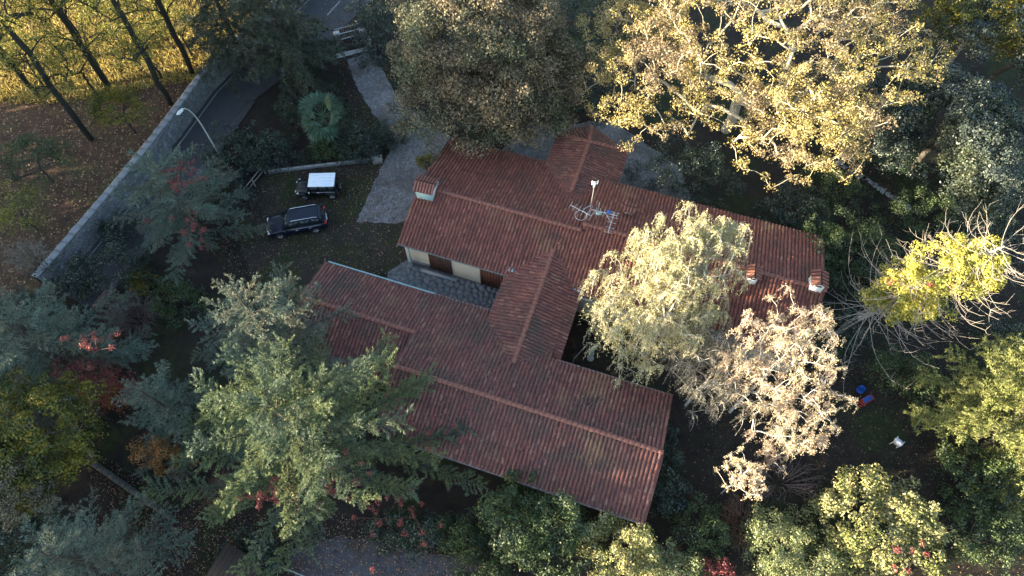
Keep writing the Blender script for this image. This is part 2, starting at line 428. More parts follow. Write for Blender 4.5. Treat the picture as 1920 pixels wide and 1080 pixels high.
def ridge_mesh():
    mb = MB(); th = np.linspace(0, PI, 7)
    for x, r in ((0, .14), (.42, .165)):
        mb.v.append(np.c_[np.full(7, x), np.cos(th) * r, np.sin(th) * r * .8])
    V = np.vstack(mb.v); mb = MB(); mb.add(V, [[i, i + 7, i + 8, i + 1] for i in range(6)], [[0, 1, 2, 3, 4, 5, 6]], [[13, 12, 11, 10, 9, 8, 7]])
    return mb.mesh('ridge_tile', M['ridge'], True)
RIDGE = ridge_mesh()
def ridge_line(parent, a, b, lift=.04, scale=1.0):
    a = np.array(a); b = np.array(b); d = b - a; L = np.linalg.norm(d); n = max(1, int(L / .36)); d = d / L
    rz = math.atan2(d[1], d[0]); ry = -math.asin(d[2])
    for i in range(n):
        p = a + d * (i * L / n) + [0, 0, lift + trng.normal() * .004]
        link('ridge_tile', RIDGE, parent, vl(p), (0, ry - .04, rz + trng.normal() * .02), (scale,) * 3)

PI_ = .295
def roof(slopes, ridges, label=None, mat='tile'):
    mt, ms = MB(), MB()
    for poly, zf, dn in slopes: slope(mt, ms, poly, zf, dn)
    r = ms.build('roof', M['under'], villa)
    if label: r['label'] = label
    t_ = mt.build('roof_tiles', M[mat], r, smooth=True); t_['kind'] = 'stuff'
    for a, b in ridges: ridge_line(r, a, b)
    return r

zf_front = lambda s, t: 3.0 + PI_ * t
r_main = roof([([(0, -.08), (12.9, -.08), (12.9, 4.4), (0, 4.4)], zf_front, (0, -1)),
               ([(0, 4.4), (12.7, 4.4), (12.7, 11.05), (0, 11.05)], lambda s, t: 4.298 - PI_ * (t - 4.4), (0, 1))],
              [(stz(.0, 4.4, 4.31), stz(12.7, 4.4, 4.31))], 'main gabled roof with the big chimney and the aerials')
r_wing = roof([([(12.9, -.08), (30, -.08), (30, 4.9), (12.7, 4.9), (12.7, 4.4), (12.9, 4.4)], zf_front, (0, -1)),
               ([(12.7, 4.9), (30, 4.9), (30, 10.35), (12.7, 10.35)], lambda s, t: 4.4455 - PI_ * (t - 4.9), (0, 1))],
              [(stz(12.7, 4.9, 4.46), stz(30, 4.9, 4.46))], 'long wing roof running behind the birches')
zc = lambda s, t: 3.76 - .30 * abs(s - 11.25)
r_cross = roof([([(8.6, -6.4), (11.25, -6.9), (11.25, 2.55), (8.6, .1)], lambda s, t: 3.76 + .30 * (s - 11.25), (-1, 0)),
                ([(11.25, -6.9), (13.9, -5.6), (13.9, .1), (11.25, 2.55)], lambda s, t: 3.76 - .30 * (s - 11.25), (1, 0))],
               [(stz(11.25, -6.7, 3.77), stz(11.25, 2.5, 3.77))], 'short connecting roof between the two long ones', 'tile_old')
zN = lambda s, t: 2.7 + .286 * (-3.2 - t)
zS = lambda s, t: 4.54 + .286 * (t + 9.63)
zSl = lambda s, t: 3.70 + .286 * (t + 6.7)
r_lowl = roof([([(-4.3, -6.7), (4.1, -6.7), (4.1, -3.15), (-4.3, -3.15)], zN, (0, 1)),
               ([(-4.3, -10.2), (4.1, -10.2), (4.1, -6.7), (-4.3, -6.7)], zSl, (0, -1))],
              [(stz(-4.3, -6.7, 3.71), stz(4.2, -6.7, 3.71))], 'lower end of the front roof, partly under the cedar', 'tile_old')
r_low = roof([([(4.1, -9.63), (21.8, -9.63), (21.8, -5.5), (13.6, -5.5), (13.6, -4.6), (8.9, -4.6), (8.9, -3.15), (4.1, -3.15)], zN, (0, 1)),
              ([(4.1, -13.75), (21.8, -13.75), (21.8, -9.63), (4.1, -9.63)], zS, (0, -1))],
             [(stz(4.1, -9.63, 4.55), stz(21.8, -9.63, 4.55))], 'front roof in the middle of the picture, strewn with leaves', 'tile_old')
# rear annex with a hipped polygonal end
ap = (10.95, 13.3); hz = 3.35
def plane3(p, q, r):
    p, q, r = map(np.array, (p, q, r)); n = np.cross(q - p, r - p)
    return lambda s, t: p[2] - (n[0] * (s - p[0]) + n[1] * (t - p[1])) / n[2]
cor = [(8.1, 7.6), (8.1, 14.0), (10.6, 15.7), (14.0, 14.1), (14.0, 8.2)]
z_e = 2.45
sl_ = []
sl_.append(([(8.1, 7.6), (10.95, 7.6), ap, (8.1, 14.0)], plane3((8.1, 7.6, z_e), (8.1, 14, z_e), (10.95, 8, hz)), (-1, 0)))
for p, q in (((8.1, 14.0), (10.6, 15.7)), ((10.6, 15.7), (14.0, 14.1))):
    e = np.array(q) - np.array(p); dn = np.array([-e[1], e[0]]); dn = dn / np.linalg.norm(dn)
    if dn @ (np.array(p) - np.array(ap)) < 0: dn = -dn
    sl_.append(([p, ap, q], plane3((*p, z_e), (*q, z_e), (*ap, hz)), tuple(dn)))
sl_.append(([(10.95, 7.6), (14.0, 8.2), (14.0, 14.1), ap], plane3((14, 8.2, z_e), (14, 14.1, z_e), (10.95, 9, hz)), (1, 0)))
r_anx = roof(sl_, [(stz(10.95, 8.2, hz + .02), stz(*ap, hz + .02)), (stz(8.1, 14.0, z_e + .02), stz(*ap, hz + .02)), (stz(10.6, 15.7, z_e + .02), stz(*ap, hz + .02)), (stz(14, 14.1, z_e + .02), stz(*ap, hz + .02))], 'small many-sided rear roof covered in leaves', 'tile_old')

# walls, standing in under the roofs
def wallbox(pts, z1, zf=None, mat='plaster'):
    mb = MB()
    tops = [zf(s, t) - .22 if zf else z1 for s, t in pts]
    n = len(pts)
    a = MB(); P = np.array([st2(s, t) - VL[:2] for s, t in pts])
    V = np.vstack([np.c_[P, np.zeros(n)], np.c_[P, tops]])
    a.add(V, [[i, (i + 1) % n, n + (i + 1) % n, n + i] for i in range(n)], [[n + i for i in range(n)]])
    return a.build('wall', M[mat], villa)
def zmain(s, t): return 3.0 + PI_ * t if t < 4.4 else 4.298 - PI_ * (t - 4.4)
wallbox([(.35, .15), (12.7, .15), (12.7, 4.4), (12.7, 10.6), (.35, 10.6), (.35, 4.4)], 0, zmain)
wallbox([(12.75, .15), (29.5, .15), (29.5, 4.9), (29.5, 9.9), (12.75, 9.9), (12.75, 4.9)], 0, lambda s, t: 3 + PI_ * t if t < 4.95 else 4.44 - PI_ * (t - 4.9))
wallbox([(9.1, -6), (13.45, -6), (13.45, .1), (9.1, .1)], 2.78)
wallbox([(-3.9, -9.7), (4.15, -9.7), (4.15, -6.7), (4.15, -3.6), (-3.9, -3.6), (-3.9, -6.7)], 0, lambda s, t: zN(s, t) if t > -6.75 else zSl(s, t))
wallbox([(4.2, -13.2), (21.3, -13.2), (21.3, -9.63), (21.3, -5.9), (8.9, -5.9), (8.9, -3.6), (4.2, -3.6), (4.2, -9.63)], 0, lambda s, t: zN(s, t) if t > -9.7 else zS(s, t))
wallbox([(8.5, 10.7), (8.5, 13.8), (10.7, 15.2), (13.6, 13.9), (13.6, 10.2)], 2.2)

def panel(name, s0, s1, z0, z1, t, mat, thick=.05, boards=0, parent=None, lab=None):
    """a leaf standing proud of a wall that faces the courtyard"""
    mb = MB(); R = np.array([[AX[0], NX[0], 0], [AX[1], NX[1], 0], [0, 0, 1]])
    mb.box(vl(stz((s0 + s1) / 2, t - thick / 2, (z0 + z1) / 2)), (s1 - s0, thick, z1 - z0), R)
    o = mb.build(name, M[mat], villa if parent is None else parent)
    if lab: o['label'] = lab
    for k in range(boards):
        b0 = s0 + (s1 - s0) * (k + .06) / boards; b1 = s0 + (s1 - s0) * (k + .94) / boards
        m2 = MB(); m2.box(vl(stz((b0 + b1) / 2, t - thick - .012, (z0 + z1) / 2)), (b1 - b0, .024, z1 - z0 - .08), R)
        m2.build('board', M[mat], o)
    return o
panel('shutter', 2.25, 4.05, .1, 2.5, .15, 'wood', boards=9, lab='wide dark boarded shutter')
panel('door', 6.35, 8.15, .05, 2.45, .15, 'redwood', boards=8, lab='red-brown boarded double door')
panel('plinth', .6, 2.2, 0, .55, .15, 'stone', .03)
mb = MB(); mb.tube([vl(stz(8.45, -.25, 0)), vl(stz(8.45, -.25, 2.85))], .11, 8); mb.build('porch_post', M['white_plaster'], villa)
mb = MB(); mb.tube([vl(stz(8.62, -3.3, 0)), vl(stz(8.62, -3.3, 2.85))], .09, 8); mb.build('porch_post', M['white_plaster'], villa)
panel('window', 15, 16.4, .9, 2.2, .15, 'wood', lab='window facing the side court')
mb = MB(); R = np.array([[AX[0], NX[0], 0], [AX[1], NX[1], 0], [0, 0, 1]])
mb.box(vl(stz(3.1, -.25, .07)), (2.9, .25, .14), R); mb.build('kerb', M['concrete'], villa)

def gutter(pts, r=.055, mat='gutter'):
    mb = MB(); th = np.linspace(PI, 2 * PI, 6); P = np.array([vl(p) for p in pts])
    for a, b in zip(P[:-1], P[1:]):
        d = unit(b - a); sd_ = np.cross(d, [0, 0, 1]); 
        V = np.vstack([e + np.outer(np.cos(th) * r, sd_) + np.outer(np.sin(th) * r, [0, 0, 1]) for e in (a, b)])
        V2 = np.vstack([e + np.outer(np.cos(th) * r * .8, sd_) + np.outer(np.sin(th) * r * .8, [0, 0, 1]) for e in (a, b)])
        mb.add(V, [[i, i + 1, i + 7, i + 6] for i in range(5)]); mb.add(V2, [[i + 6, i + 7, i + 1, i] for i in range(5)])
        mb.add(np.vstack([V[[0, 6]], V2[[0, 6]]]), [[0, 1, 3, 2]]); mb.add(np.vstack([V[[5, 11]], V2[[5, 11]]]), [[0, 2, 3, 1]])
    return mb.build('gutter', M[mat], villa)
gutter([stz(0, -.18, 2.95), stz(8.7, -.18, 2.95)])
gutter([stz(13.8, -.18, 2.95), stz(30, -.18, 2.95)])
gutter([stz(-4.3, -3.02, 2.68), stz(8.7, -3.02, 2.68)], mat='tealpaint')
gutter([stz(8.52, -.2, 2.9), stz(8.52, -4.3, 2.9)], mat='tealpaint')
gutter([stz(13.99, -.2, 2.93), stz(13.99, -5.6, 2.93)], mat='concrete')
gutter([stz(13.9, -5.38, 3.33), stz(21.8, -5.38, 3.33)], mat='concrete')
gutter([stz(4.1, -13.86, 3.34), stz(21.8, -13.86, 3.34)], mat='concrete')
gutter([stz(12.7, 10.46, 2.81), stz(30, 10.46, 2.81)])
for s, t, z, m_ in ((.8, -.2, 2.9, 'bluepipe'), (8.5, -1.6, 2.85, 'tealpaint'), (21.6, -5.3, 3.3, 'gutter'), (5.0, -13.8, 3.3, 'gutter')):
    mb = MB(); mb.tube([vl(stz(s, t, z)), vl(stz(s, t + .1, z - .3)), vl(stz(s, t + .1, .05))], .055, 8); mb.build('downpipe', M[m_], villa, smooth=True)
for s, t, z in ((8.75, .35, 3.12), (13.75, .3, 3.1)):
    mb = MB(); mb.box(vl(stz(s, t, z)), (.7, .35, .06), R); mb.build('flashing', M['tealpaint'], villa)

def chimney(s, t, z0, w_, d_, h, mat, rz=0.0, gable=.3, lab=None, slab=False):
    p = stz(s, t, z0); r = empty('chimney', vl(p), -HA + rz); r.parent = villa
    if lab: r['label'] = lab
    mb = MB(); mb.box((0, 0, h / 2 - .35), (w_, d_, h + .7)); mb.build('stack', M[mat], r)
    for y in (-1, 1):
        mb = MB(); mb.box((0, y * (d_ / 2 + .004), h - .16), (w_ * .55, .02, .16)); mb.build('vent', M['wood'], r)
    n = max(3, int((d_ + .24) / .2)); 
    for sx in (-1, 1):
        mb = MB(); ov = w_ / 2 + .14
        V = np.array([[0, -d_ / 2 - .12, h + gable], [sx * ov, -d_ / 2 - .12, h + .02], [sx * ov, d_ / 2 + .12, h + .02], [0, d_ / 2 + .12, h + gable]])
        V = np.vstack([V, V - [0, 0, .07]]); mb.add(V, [[0, 1, 2, 3], [7, 6, 5, 4], [0, 4, 5, 1], [2, 6, 7, 3], [1, 5, 6, 2]])
        mb.build('cap_slope', M['under'], r)
        for k in range(n):
            y = -d_ / 2 - .06 + (d_ + .12) * k / (n - 1)
            m2 = MB(); th = np.linspace(0, PI, 5); rr = .085
            a = np.array([0.02 * sx, y, h + gable + .0]); b = np.array([sx * (ov + .03), y, h + .02])
            dd = unit(b - a); up_ = np.array([-dd[2] * 1, 0, dd[0]]) * (1 if dd[0] > 0 else -1)
            V = np.vstack([e + np.outer(np.cos(th) * rr, [0, 1, 0]) + np.outer(np.sin(th) * rr, up_) for e in (a, b)])
            m2.add(V, [[i, i + 1, i + 6, i + 5] for i in range(4)]); m2.build('cap_tile', M['ridge'], r, smooth=True)
    return r
chimney(.85, 4.05, 4.15, 1.15, 1.25, .95, 'tealpaint', PI / 2 + .05, .36, 'big chimney with weathered pale stack at the gable end')
mb = MB(); mb.box(vl(stz(1.55, 4.15, 4.95)), (.12, 1.2, .1), R); mb.build('chimney_strip', M['pale_metal'], villa)
chimney(15.6, 7.5, 3.65, .55, .6, .55, 'concrete', PI / 2, .16, 'small squat vent chimney on the wing')
chimney(25.0, 4.35, 4.2, .62, .8, .85, 'white_plaster', .1, .28, 'white chimney with bright red tile cap')
chimney(29.25, 5.1, 4.2, .8, .95, 1.1, 'white_plaster', .1, .34, 'white chimney at the far right end of the wing')

# leaves lying on the roofs
mb = MB(); rng = np.random.default_rng(5)
for i, (poly, zf) in enumerate(ROOF_FACES):
    q = np.array(poly); a, b = q.min(0), q.max(0); area = (b - a).prod()
    dens = {0: 5, 1: 4, 2: 10, 3: 6, 4: 13, 5: 15, 6: 15, 7: 11, 8: 22, 9: 15}.get(i, 24)
    n = int(area * dens); P = a + rng.random((n, 2)) * (b - a); P = P[inside(P[:, 0], P[:, 1], poly)]; n = len(P)
    W3 = np.array([stz(s, t, zf(s, t) + .095) for s, t in P]); W3[:, 2] += rng.uniform(-.04, .02, n)
    leaf_quads(mb, rng, W3, rdir(rng, n) * [1, 1, .25], unit(rdir(rng, n) * .5 + [0, 0, 1]), rng.uniform(.05, .12, n), .7)
fl = mb.build('leaves_on_roof', M['litter']); tag(fl, 'small dry leaves scattered over the tiled roofs', 'leaves', kind='stuff')

# ------------------------------------------------------------------ aerials on the roof
def rod(parent, pts, r, mat='pale_metal', name='rod', sides=5):
    mb = MB(); mb.tube(pts, r, sides); return mb.build(name, M[mat], parent, smooth=True)
def yagi(parent, c, ang, tilt, L, n, el, name='yagi_array'):
    """boom with cross elements, as one part"""
    d = np.array([math.cos(ang) * math.cos(tilt), math.sin(ang) * math.cos(tilt), math.sin(tilt)]); sd_ = unit(np.cross(d, [0, 0, 1.0])); c = np.array(c)
    mb = MB(); mb.tube([c - d * L / 2, c + d * L / 2], .022, 5)
    for k in range(n):
        p = c + d * (k / (n - 1) - .5) * L; e = el * (1 - .35 * k / n)
        mb.tube([p - sd_ * e / 2, p + sd_ * e / 2], .012, 4)
    return mb.build(name, M['pale_metal'], parent)
pa = stz(12.9, 6.0, 4.2)
an = empty('tv_antenna', pa); tag(an, 'tall white mast antenna with a boxy head on the tiled ridge', 'antenna')
rod(an, [(0, 0, -.3), (0, 0, 3.7)], .035, 'galv', 'mast', 8)
mb = MB(); mb.box((0, 0, 3.75), (.42, .1, .1)); mb.box((0, 0, 3.95), (.5, .05, .05)); mb.box((0, 0, 3.55), (.16, .16, .35)); mb.build('antenna_head', M['pale_metal'], an)
for x in (-.2, .2): rod(an, [(x, 0, 3.7), (x, 0, 4.15)], .02, 'pale_metal', 'dipole')
yagi(an, (-.75, -.5, 1.25), 2.6, .05, 1.7, 6, .9)
rod(an, [(0, 0, 1.2), (-.6, -.4, 1.25)], .03, 'galv', 'bracket')
mb = MB()
th = np.linspace(0, 2 * PI, 17); rg = np.c_[np.cos(th) * .42 - .75, np.sin(th) * .42 - .75, np.full(17, 1.0)]
mb.tube(rg, .018, 4); mb.build('loop_element', M['pale_metal'], an)
pb = stz(13.5, 5.7, 4.2)
an2 = empty('tv_antenna', pb); tag(an2, 'short antenna cluster with a small bright blue box', 'antenna')
rod(an2, [(0, 0, -.3), (0, 0, 2.2)], .03, 'galv', 'mast', 8)
yagi(an2, (.45, -.1, 1.1), -.35, .1, 1.9, 7, .75)
yagi(an2, (.95, -.75, .8), -1.9, -.1, 1.7, 5, .85)
mb = MB(); mb.box((.75, -.15, 1.22), (.26, .2, .22)); m_ = surf('blue_plastic', [(.015, .07, .28), (.03, .12, .4)], 3, .5); M['blue'] = m_; mb.build('blue_box', m_, an2)
rod(an2, [(0, 0, 1.05), (.5, -.1, 1.1)], .03, 'galv', 'bracket'); rod(an2, [(.5, -.1, 1.1), (.95, -.75, .8)], .025, 'galv', 'bracket')
mb = MB(); mb.box((.1, 0, .85), (.45, .22, .2)); mb.build('amplifier_box', M['tealpaint'], an2)

# ------------------------------------------------------------------ road wall, street lamp, fences, gate
wl = empty('stone_wall', (*WALL[2], 0)); tag(wl, 'high grey stone wall running along the far side of the road', 'wall')
W0 = np.array([WALL[2][0], WALL[2][1], 0])
wo, wi = offset_line(WALL, -.35), offset_line(WALL, .02)
rngw = np.random.default_rng(8)
mb = MB(); L = np.array(WALL, float)
def resample(L, step):
    L = np.array(L, float); d = np.r_[0, np.cumsum(np.linalg.norm(np.diff(L, axis=0), axis=1))]
    n = int(d[-1] / step); x = np.linspace(0, d[-1], n + 1)
    return np.stack([np.interp(x, d, L[:, k]) for k in range(L.shape[1])], 1)
WF = resample(WALL[:7], .5); n = len(WF); T = unit(np.gradient(WF, axis=0)); NR = np.c_[T[:, 1], -T[:, 0]]
rows = 7; hh = np.linspace(0, 2.0, rows)
F3 = []; Bk = []
for k, z in enumerate(hh):
    j = rngw.normal(size=n) * (.05 if 0 < k < rows else .02); bat = .12 * (1 - z / 2.0)
    F3.append(np.c_[WF + NR * (j + bat)[:, None], np.full(n, z) + (rngw.normal(size=n) * .04 if k else 0)])
    Bk.append(np.c_[WF - NR * .4, np.full(n, z)])
G = np.array(F3 + [Bk[-1] , Bk[0]])
idx = np.arange(G.shape[0] * n).reshape(G.shape[0], n)
q = np.stack([idx[:-1, :-1], idx[:-1, 1:], idx[1:, 1:], idx[1:, :-1]], -1).reshape(-1, 4)
mb.add(G.reshape(-1, 3) - W0, q)
mstone = M['wallstone'] = pavemat('rubble_masonry', 4.5, (.15, .155, .165), (.27, .275, .28), (.10, .10, .10), (.11, .115, .115), .08)
mb.build('wall_body', mstone, wl)
cope = MB(); cs_ = resample(WALL[:7], .8)
for k in range(len(cs_) - 1):
    a, b = cs_[k], cs_[k + 1]; d = b - a; L_ = np.linalg.norm(d); rz = math.atan2(d[1], d[0]); c, s = math.cos(rz), math.sin(rz)
    m2 = MB(); m2.box((0, 0, 0), (L_ - .03, .56 + rngw.normal() * .02, .11 + rngw.random() * .03))
    nn = np.array([d[1], -d[0]]) / L_
    p = (a + b) / 2 - nn * .17
    m2.build('coping_stone', M['stone'], wl, loc=np.array([*p, 2.06 + rngw.normal() * .015]) - W0, rot=(0, 0, rz + rngw.normal() * .02))

lp = at(424, 312); lamp = empty('street_lamp', lp); tag(lamp, 'slim curved street lamp arching over the road', 'street lamp')
hd = at(342, 204, 7.6) - lp; bend = at(398, 262, 5.4) - lp
cv = [np.array([0, 0, 0]), np.array([0, 0, 3.0]), np.array([0, 0, 4.6])]
P0, P1, P2 = np.array([0, 0, 4.6]), np.array([0, 0, 7.2]), np.array([hd[0], hd[1], 7.6])
for k in np.linspace(.12, 1, 9): cv.append((1 - k) ** 2 * P0 + 2 * k * (1 - k) * P1 + k * k * P2)
mb = MB(); mb.tube(cv, np.linspace(.06, .03, len(cv)), 8); mb.build('lamp_pole', M['pale_metal'], lamp, smooth=True)
dh = unit(np.array([hd[0], hd[1], 0.0])); az = math.atan2(dh[1], dh[0])
bm = bmesh.new(); bmesh.ops.create_uvsphere(bm, u_segments=12, v_segments=8, radius=1); bmesh.ops.scale(bm, vec=(.36, .13, .07), verts=bm.verts)
me = bpy.data.meshes.new('lamp_head'); bm.to_mesh(me); bm.free(); me.materials.append(M['pale_metal'])
link('lamp_head', me, lamp, P2 + dh * .3, (0, 0, az))
mb = MB(); mb.box((0, 0, 0), (.5, .2, .03)); mb.build('lamp_glass', surf('lamp_glass', [(.5, .5, .46), (.6, .6, .56)], 5, .2), lamp, loc=P2 + dh * .3 - [0, 0, .085], rot=(0, 0, az))

def beam(name, a, b, w_, h, mat, parent=None, z=0):
    """straight low wall or rail from a to b"""
    a = np.array(a, float); b = np.array(b, float); d = b - a; L_ = np.linalg.norm(d[:2])
    mb = MB(); mb.box((0, 0, h / 2), (L_, w_, h))
    return mb.build(name, M[mat], parent, loc=(*((a + b) / 2)[:2], z), rot=(0, 0, math.atan2(d[1], d[0])))
# low garden wall beside the parked cars, ending in a pier
a, b = at(505, 326), at(700, 303)
gw = empty('garden_wall', (a + b) / 2); tag(gw, 'low pale garden kerb wall with a grey end pier behind the white-roofed car', 'wall')
def local_beam(root, a, b, *k, **kw):
    o = beam(*k[:1], np.array(a) - np.array(root.location), np.array(b) - np.array(root.location), *k[1:], **kw); o.parent = root; return o
local_beam(gw, a, b, 'wall_body', .14, .4, 'stone')
for k in range(9):
    p = a + (b - a) * (k + .5) / 9; o = local_beam(gw, p - (b - a) / 9 * .47, p + (b - a) / 9 * .47, 'coping_stone', .17, .05, 'concrete', z=.4)
pr = at(709, 305); mb = MB(); mb.box((0, 0, .35), (.8, .36, .7)); mb.box((0, 0, .73), (.9, .42, .06))
mb.build('pier', M['concrete'], gw, loc=pr - np.array(gw.location), rot=(0, 0, .15))
fa, fb = at(498, 326), at(440, 398)
fr = empty('rail_fence', (fa + fb) / 2); tag(fr, 'thin weathered rail fence slanting down beside the shrubs', 'fence')
for k in range(4):
    p = fa + (fb - fa) * k / 3 - np.array(fr.location); mb = MB(); mb.tube([p, p + [0, 0, 1.05]], .06, 6); mb.build('fence_post', M['bark_grey'], fr)
for z in (.5, .95):
    mb = MB(); mb.tube([fa - np.array(fr.location) + [0, 0, z], fb - np.array(fr.location) + [0, 0, z]], .04, 6); mb.build('rail', M['bark_grey'], fr)
# gateway at the top of the drive
th_ = sheet('threshold', [at(632, 110), at(690, 95), at(687, 88), at(630, 101)], .016, M['concrete'])
ga, gb = at(692, 92), at(678, 62)
g1 = empty('gate_wall', (ga + gb) / 2); tag(g1, 'short grey wall beside the gateway at the top of the drive', 'wall')
local_beam(g1, ga, gb, 'wall_body', .4, 1.1, 'concrete'); local_beam(g1, ga, gb, 'coping', .52, .08, 'stone', z=1.1)
g2 = empty('gate', at(660, 70)); tag(g2, 'open metal gate leaf with a white top rail at the drive entrance', 'gate')
gp, gq = at(632, 78) - np.array(g2.location), at(677, 66) - np.array(g2.location)
for z, w_, m_ in ((.12, .05, 'galv'), (1.35, .045, 'concrete'), (.75, .05, 'galv')):
    mb = MB(); mb.tube([gp + [0, 0, z], gq + [0, 0, z]], w_, 6); mb.build('gate_rail', M[m_], g2)
for k in range(12):
    p = gp + (gq - gp) * k / 11; mb = MB(); mb.tube([p + [0, 0, .1], p + [0, 0, 1.35]], .018, 5); mb.build('gate_bar', M['galv'], g2)
for (u, v), lab in (((637, 84), 'white capped gate pillar on the left of the gateway'), ((694, 94), 'grey gate pillar at the end of the gate wall')):
    p = at(u, v); mb = MB(); mb.box((0, 0, .65), (.42, .42, 1.3)); o = mb.build('gate_pillar', M['concrete'], loc=p, rot=(0, 0, .3)); tag(o, lab, 'pillar')
    mb = MB(); mb.prism([(-.28, -.28), (.28, -.28), (.28, .28), (-.28, .28)], 1.3, 1.38); mb.build('pillar_cap', M['concrete'], o)
# bottom left: low wall along the path, lean-to roof and handrail
a, b = at(182, 872), at(326, 972)
lw = empty('low_wall', (a + b) / 2); tag(lw, 'low dark stone wall along the shaded path, lower left', 'wall')
M['darkstone'] = surf('mossy_dark_stone', [(.03, .032, .03), (.06, .062, .058), (.10, .10, .095)], 3, .95)
local_beam(lw, a, b, 'wall_body', .3, .55, 'darkstone')
for k in range(14):
    p = a + (b - a) * (k + .5) / 14; local_beam(lw, p - (b - a) / 14 * .46, p + (b - a) / 14 * .46, 'coping_stone', .36, .07, 'darkstone', z=.55)
M['shedboard'] = surf('brown_board', [(.03, .02, .016), (.06, .04, .03)], 3)
sh = empty('shed', at(455, 1085)); tag(sh, 'small shed with brown roof at the bottom edge', 'shed')
mb = MB(); mb.box((0, 0, .95), (2.2, 2.4, 1.9)); mb.build('wall', M['wood'], sh)
for k in range(9):
    mb = MB(); mb.box((-1.2 + .3 * k, 0, 2.0 + .01 * (k % 2)), (.285, 2.8, .05)); mb.build('roof_board', M['shedboard'], sh)
sh.rotation_euler = (0, 0, -.45)
ra, rb = at(497, 1050), at(600, 1092)
hr = empty('handrail', (ra + rb) / 2); tag(hr, 'pale metal handrail beside the gravel path at the bottom edge', 'railing')
for k in range(4):
    p = ra + (rb - ra) * k / 3 - np.array(hr.location); mb = MB(); mb.tube([p, p + [0, 0, 1.0]], .03, 6); mb.build('rail_post', M['galv'], hr)
mb = MB(); mb.tube([ra - np.array(hr.location) + [0, 0, 1.0], rb - np.array(hr.location) + [0, 0, 1.0]], .045, 6); mb.build('rail', M['gutter'], hr)
# side court: post with cloth and clothes line, low concrete box
tp = at(1107, 672)
um = empty('closed_parasol', tp); tag(um, 'closed pale teal parasol standing in the dark side court', 'parasol')
mb = MB(); mb.tube([(0, 0, 0), (0, 0, 2.3)], .025, 6); mb.build('pole', M['galv'], um)
mb = MB(); mb.tube([(0, 0, .8), (0, 0, 1.0), (0, 0, 1.6), (0, 0, 2.15), (0, 0, 2.3)], [.17, .19, .14, .08, .02], 9); mb.build('folded_canopy', M['tealpaint'], um, smooth=True)
mb = MB(); mb.tube([(0, 0, 0), (0, 0, .1), (0, 0, .12)], [.25, .25, .03], 12); mb.build('base', M['concrete'], um)
ca, cb = at(1072, 690), at(1098, 662)
cl = empty('clothes_line', (ca + cb) / 2); tag(cl, 'clothes line on thin posts in the dark side court', 'clothes line')
for p in (ca, cb):
    p = p - np.array(cl.location); mb = MB(); mb.tube([p, p + [0, 0, 1.7]], .025, 6); mb.build('line_post', M['galv'], cl)
mb = MB(); mb.tube([ca - np.array(cl.location) + [0, 0, 1.68], cb - np.array(cl.location) + [0, 0, 1.68]], .012, 4); mb.build('line', M['pale_metal'], cl)
pb_ = stz(15.0, -5.0, 0); o = MB().box((0, 0, .45), (1.5, .6, .9)).build('planter', M['concrete'], loc=pb_, rot=(0, 0, -HA)); tag(o, 'grey concrete planter against the front roof in the side court', 'planter')
MB().box((0, 0, .905), (1.35, .46, .02)).build('planter_soil', M['soil'], o)
# garden bits on the right
ty = empty('toy_slide', at(1621, 752), .5); ty.scale = (.6, .6, .6); tag(ty, 'blue and red plastic toy slide on the dark lawn', 'toy')
M['red'] = surf('red_plastic', [(.2, .015, .015), (.3, .03, .025)], 3, .4)
mb = MB(); V = []
for k in np.linspace(0, 1, 9):
    x = -.7 + 1.7 * k; z = .85 * (1 - k) ** 1.6 + .1; V.append([[x, -.28, z + .12], [x, -.25, z], [x, .25, z], [x, .28, z + .12]])
V = np.array(V).reshape(-1, 3); mb.add(V, [[4 * i + j, 4 * i + j + 1, 4 * i + j + 5, 4 * i + j + 4] for i in range(8) for j in range(3)]); mb.build('chute', M['blue'], ty)
mb = MB()
for y in (-.3, .3):
    mb.box((-.72, y, .5), (.1, .08, 1.0)); mb.box((-1.1, y, .3), (.08, .08, .6), [[.9, 0, .4], [0, 1, 0], [-.4, 0, .9]])
for k in range(3): mb.box((-.95 + .1 * k, 0, .2 + .28 * k), (.08, .6, .05))
mb.build('ladder', M['red'], ty)
mb = MB(); mb.box((.3, 0, .06), (1.9, .75, .06)); mb.build('base', M['red'], ty)
bk = empty('toy_bucket', at(1612, 732)); tag(bk, 'small blue tub beside the toy slide', 'toy')
mb = MB(); mb.tube([(0, 0, .01), (0, 0, .35)], [.2, .26], 14); mb.build('tub', M['blue'], bk, smooth=True)
mb = MB(); mb.tube([(0, 0, .02), (0, 0, .03)], [.26, .01], 14); mb.build('bottom', M['blue'], bk)
M['plasticwhite'] = surf('white_plastic', [(.6, .62, .68), (.78, .8, .84)], 4, .5)
gch = empty('garden_chair', at(1678, 832), .7); tag(gch, 'white plastic garden chair by the tip of the yellow-green conifer', 'chair')
MB().box((0, 0, .42), (.5, .48, .04)).build('seat', M['plasticwhite'], gch)
mb = MB(); mb.box((-.25, 0, .68), (.04, .48, .5), [[.97, 0, .2], [0, 1, 0], [-.2, 0, .97]]); mb.build('backrest', M['plasticwhite'], gch)
for x in (-.22, .22):
    for y in (-.21, .21): MB().box((x, y, .2), (.05, .05, .4)).build('leg', M['plasticwhite'], gch)
for y in (-.25, .25): MB().box((0, y, .62), (.46, .05, .04)).build('armrest', M['plasticwhite'], gch)
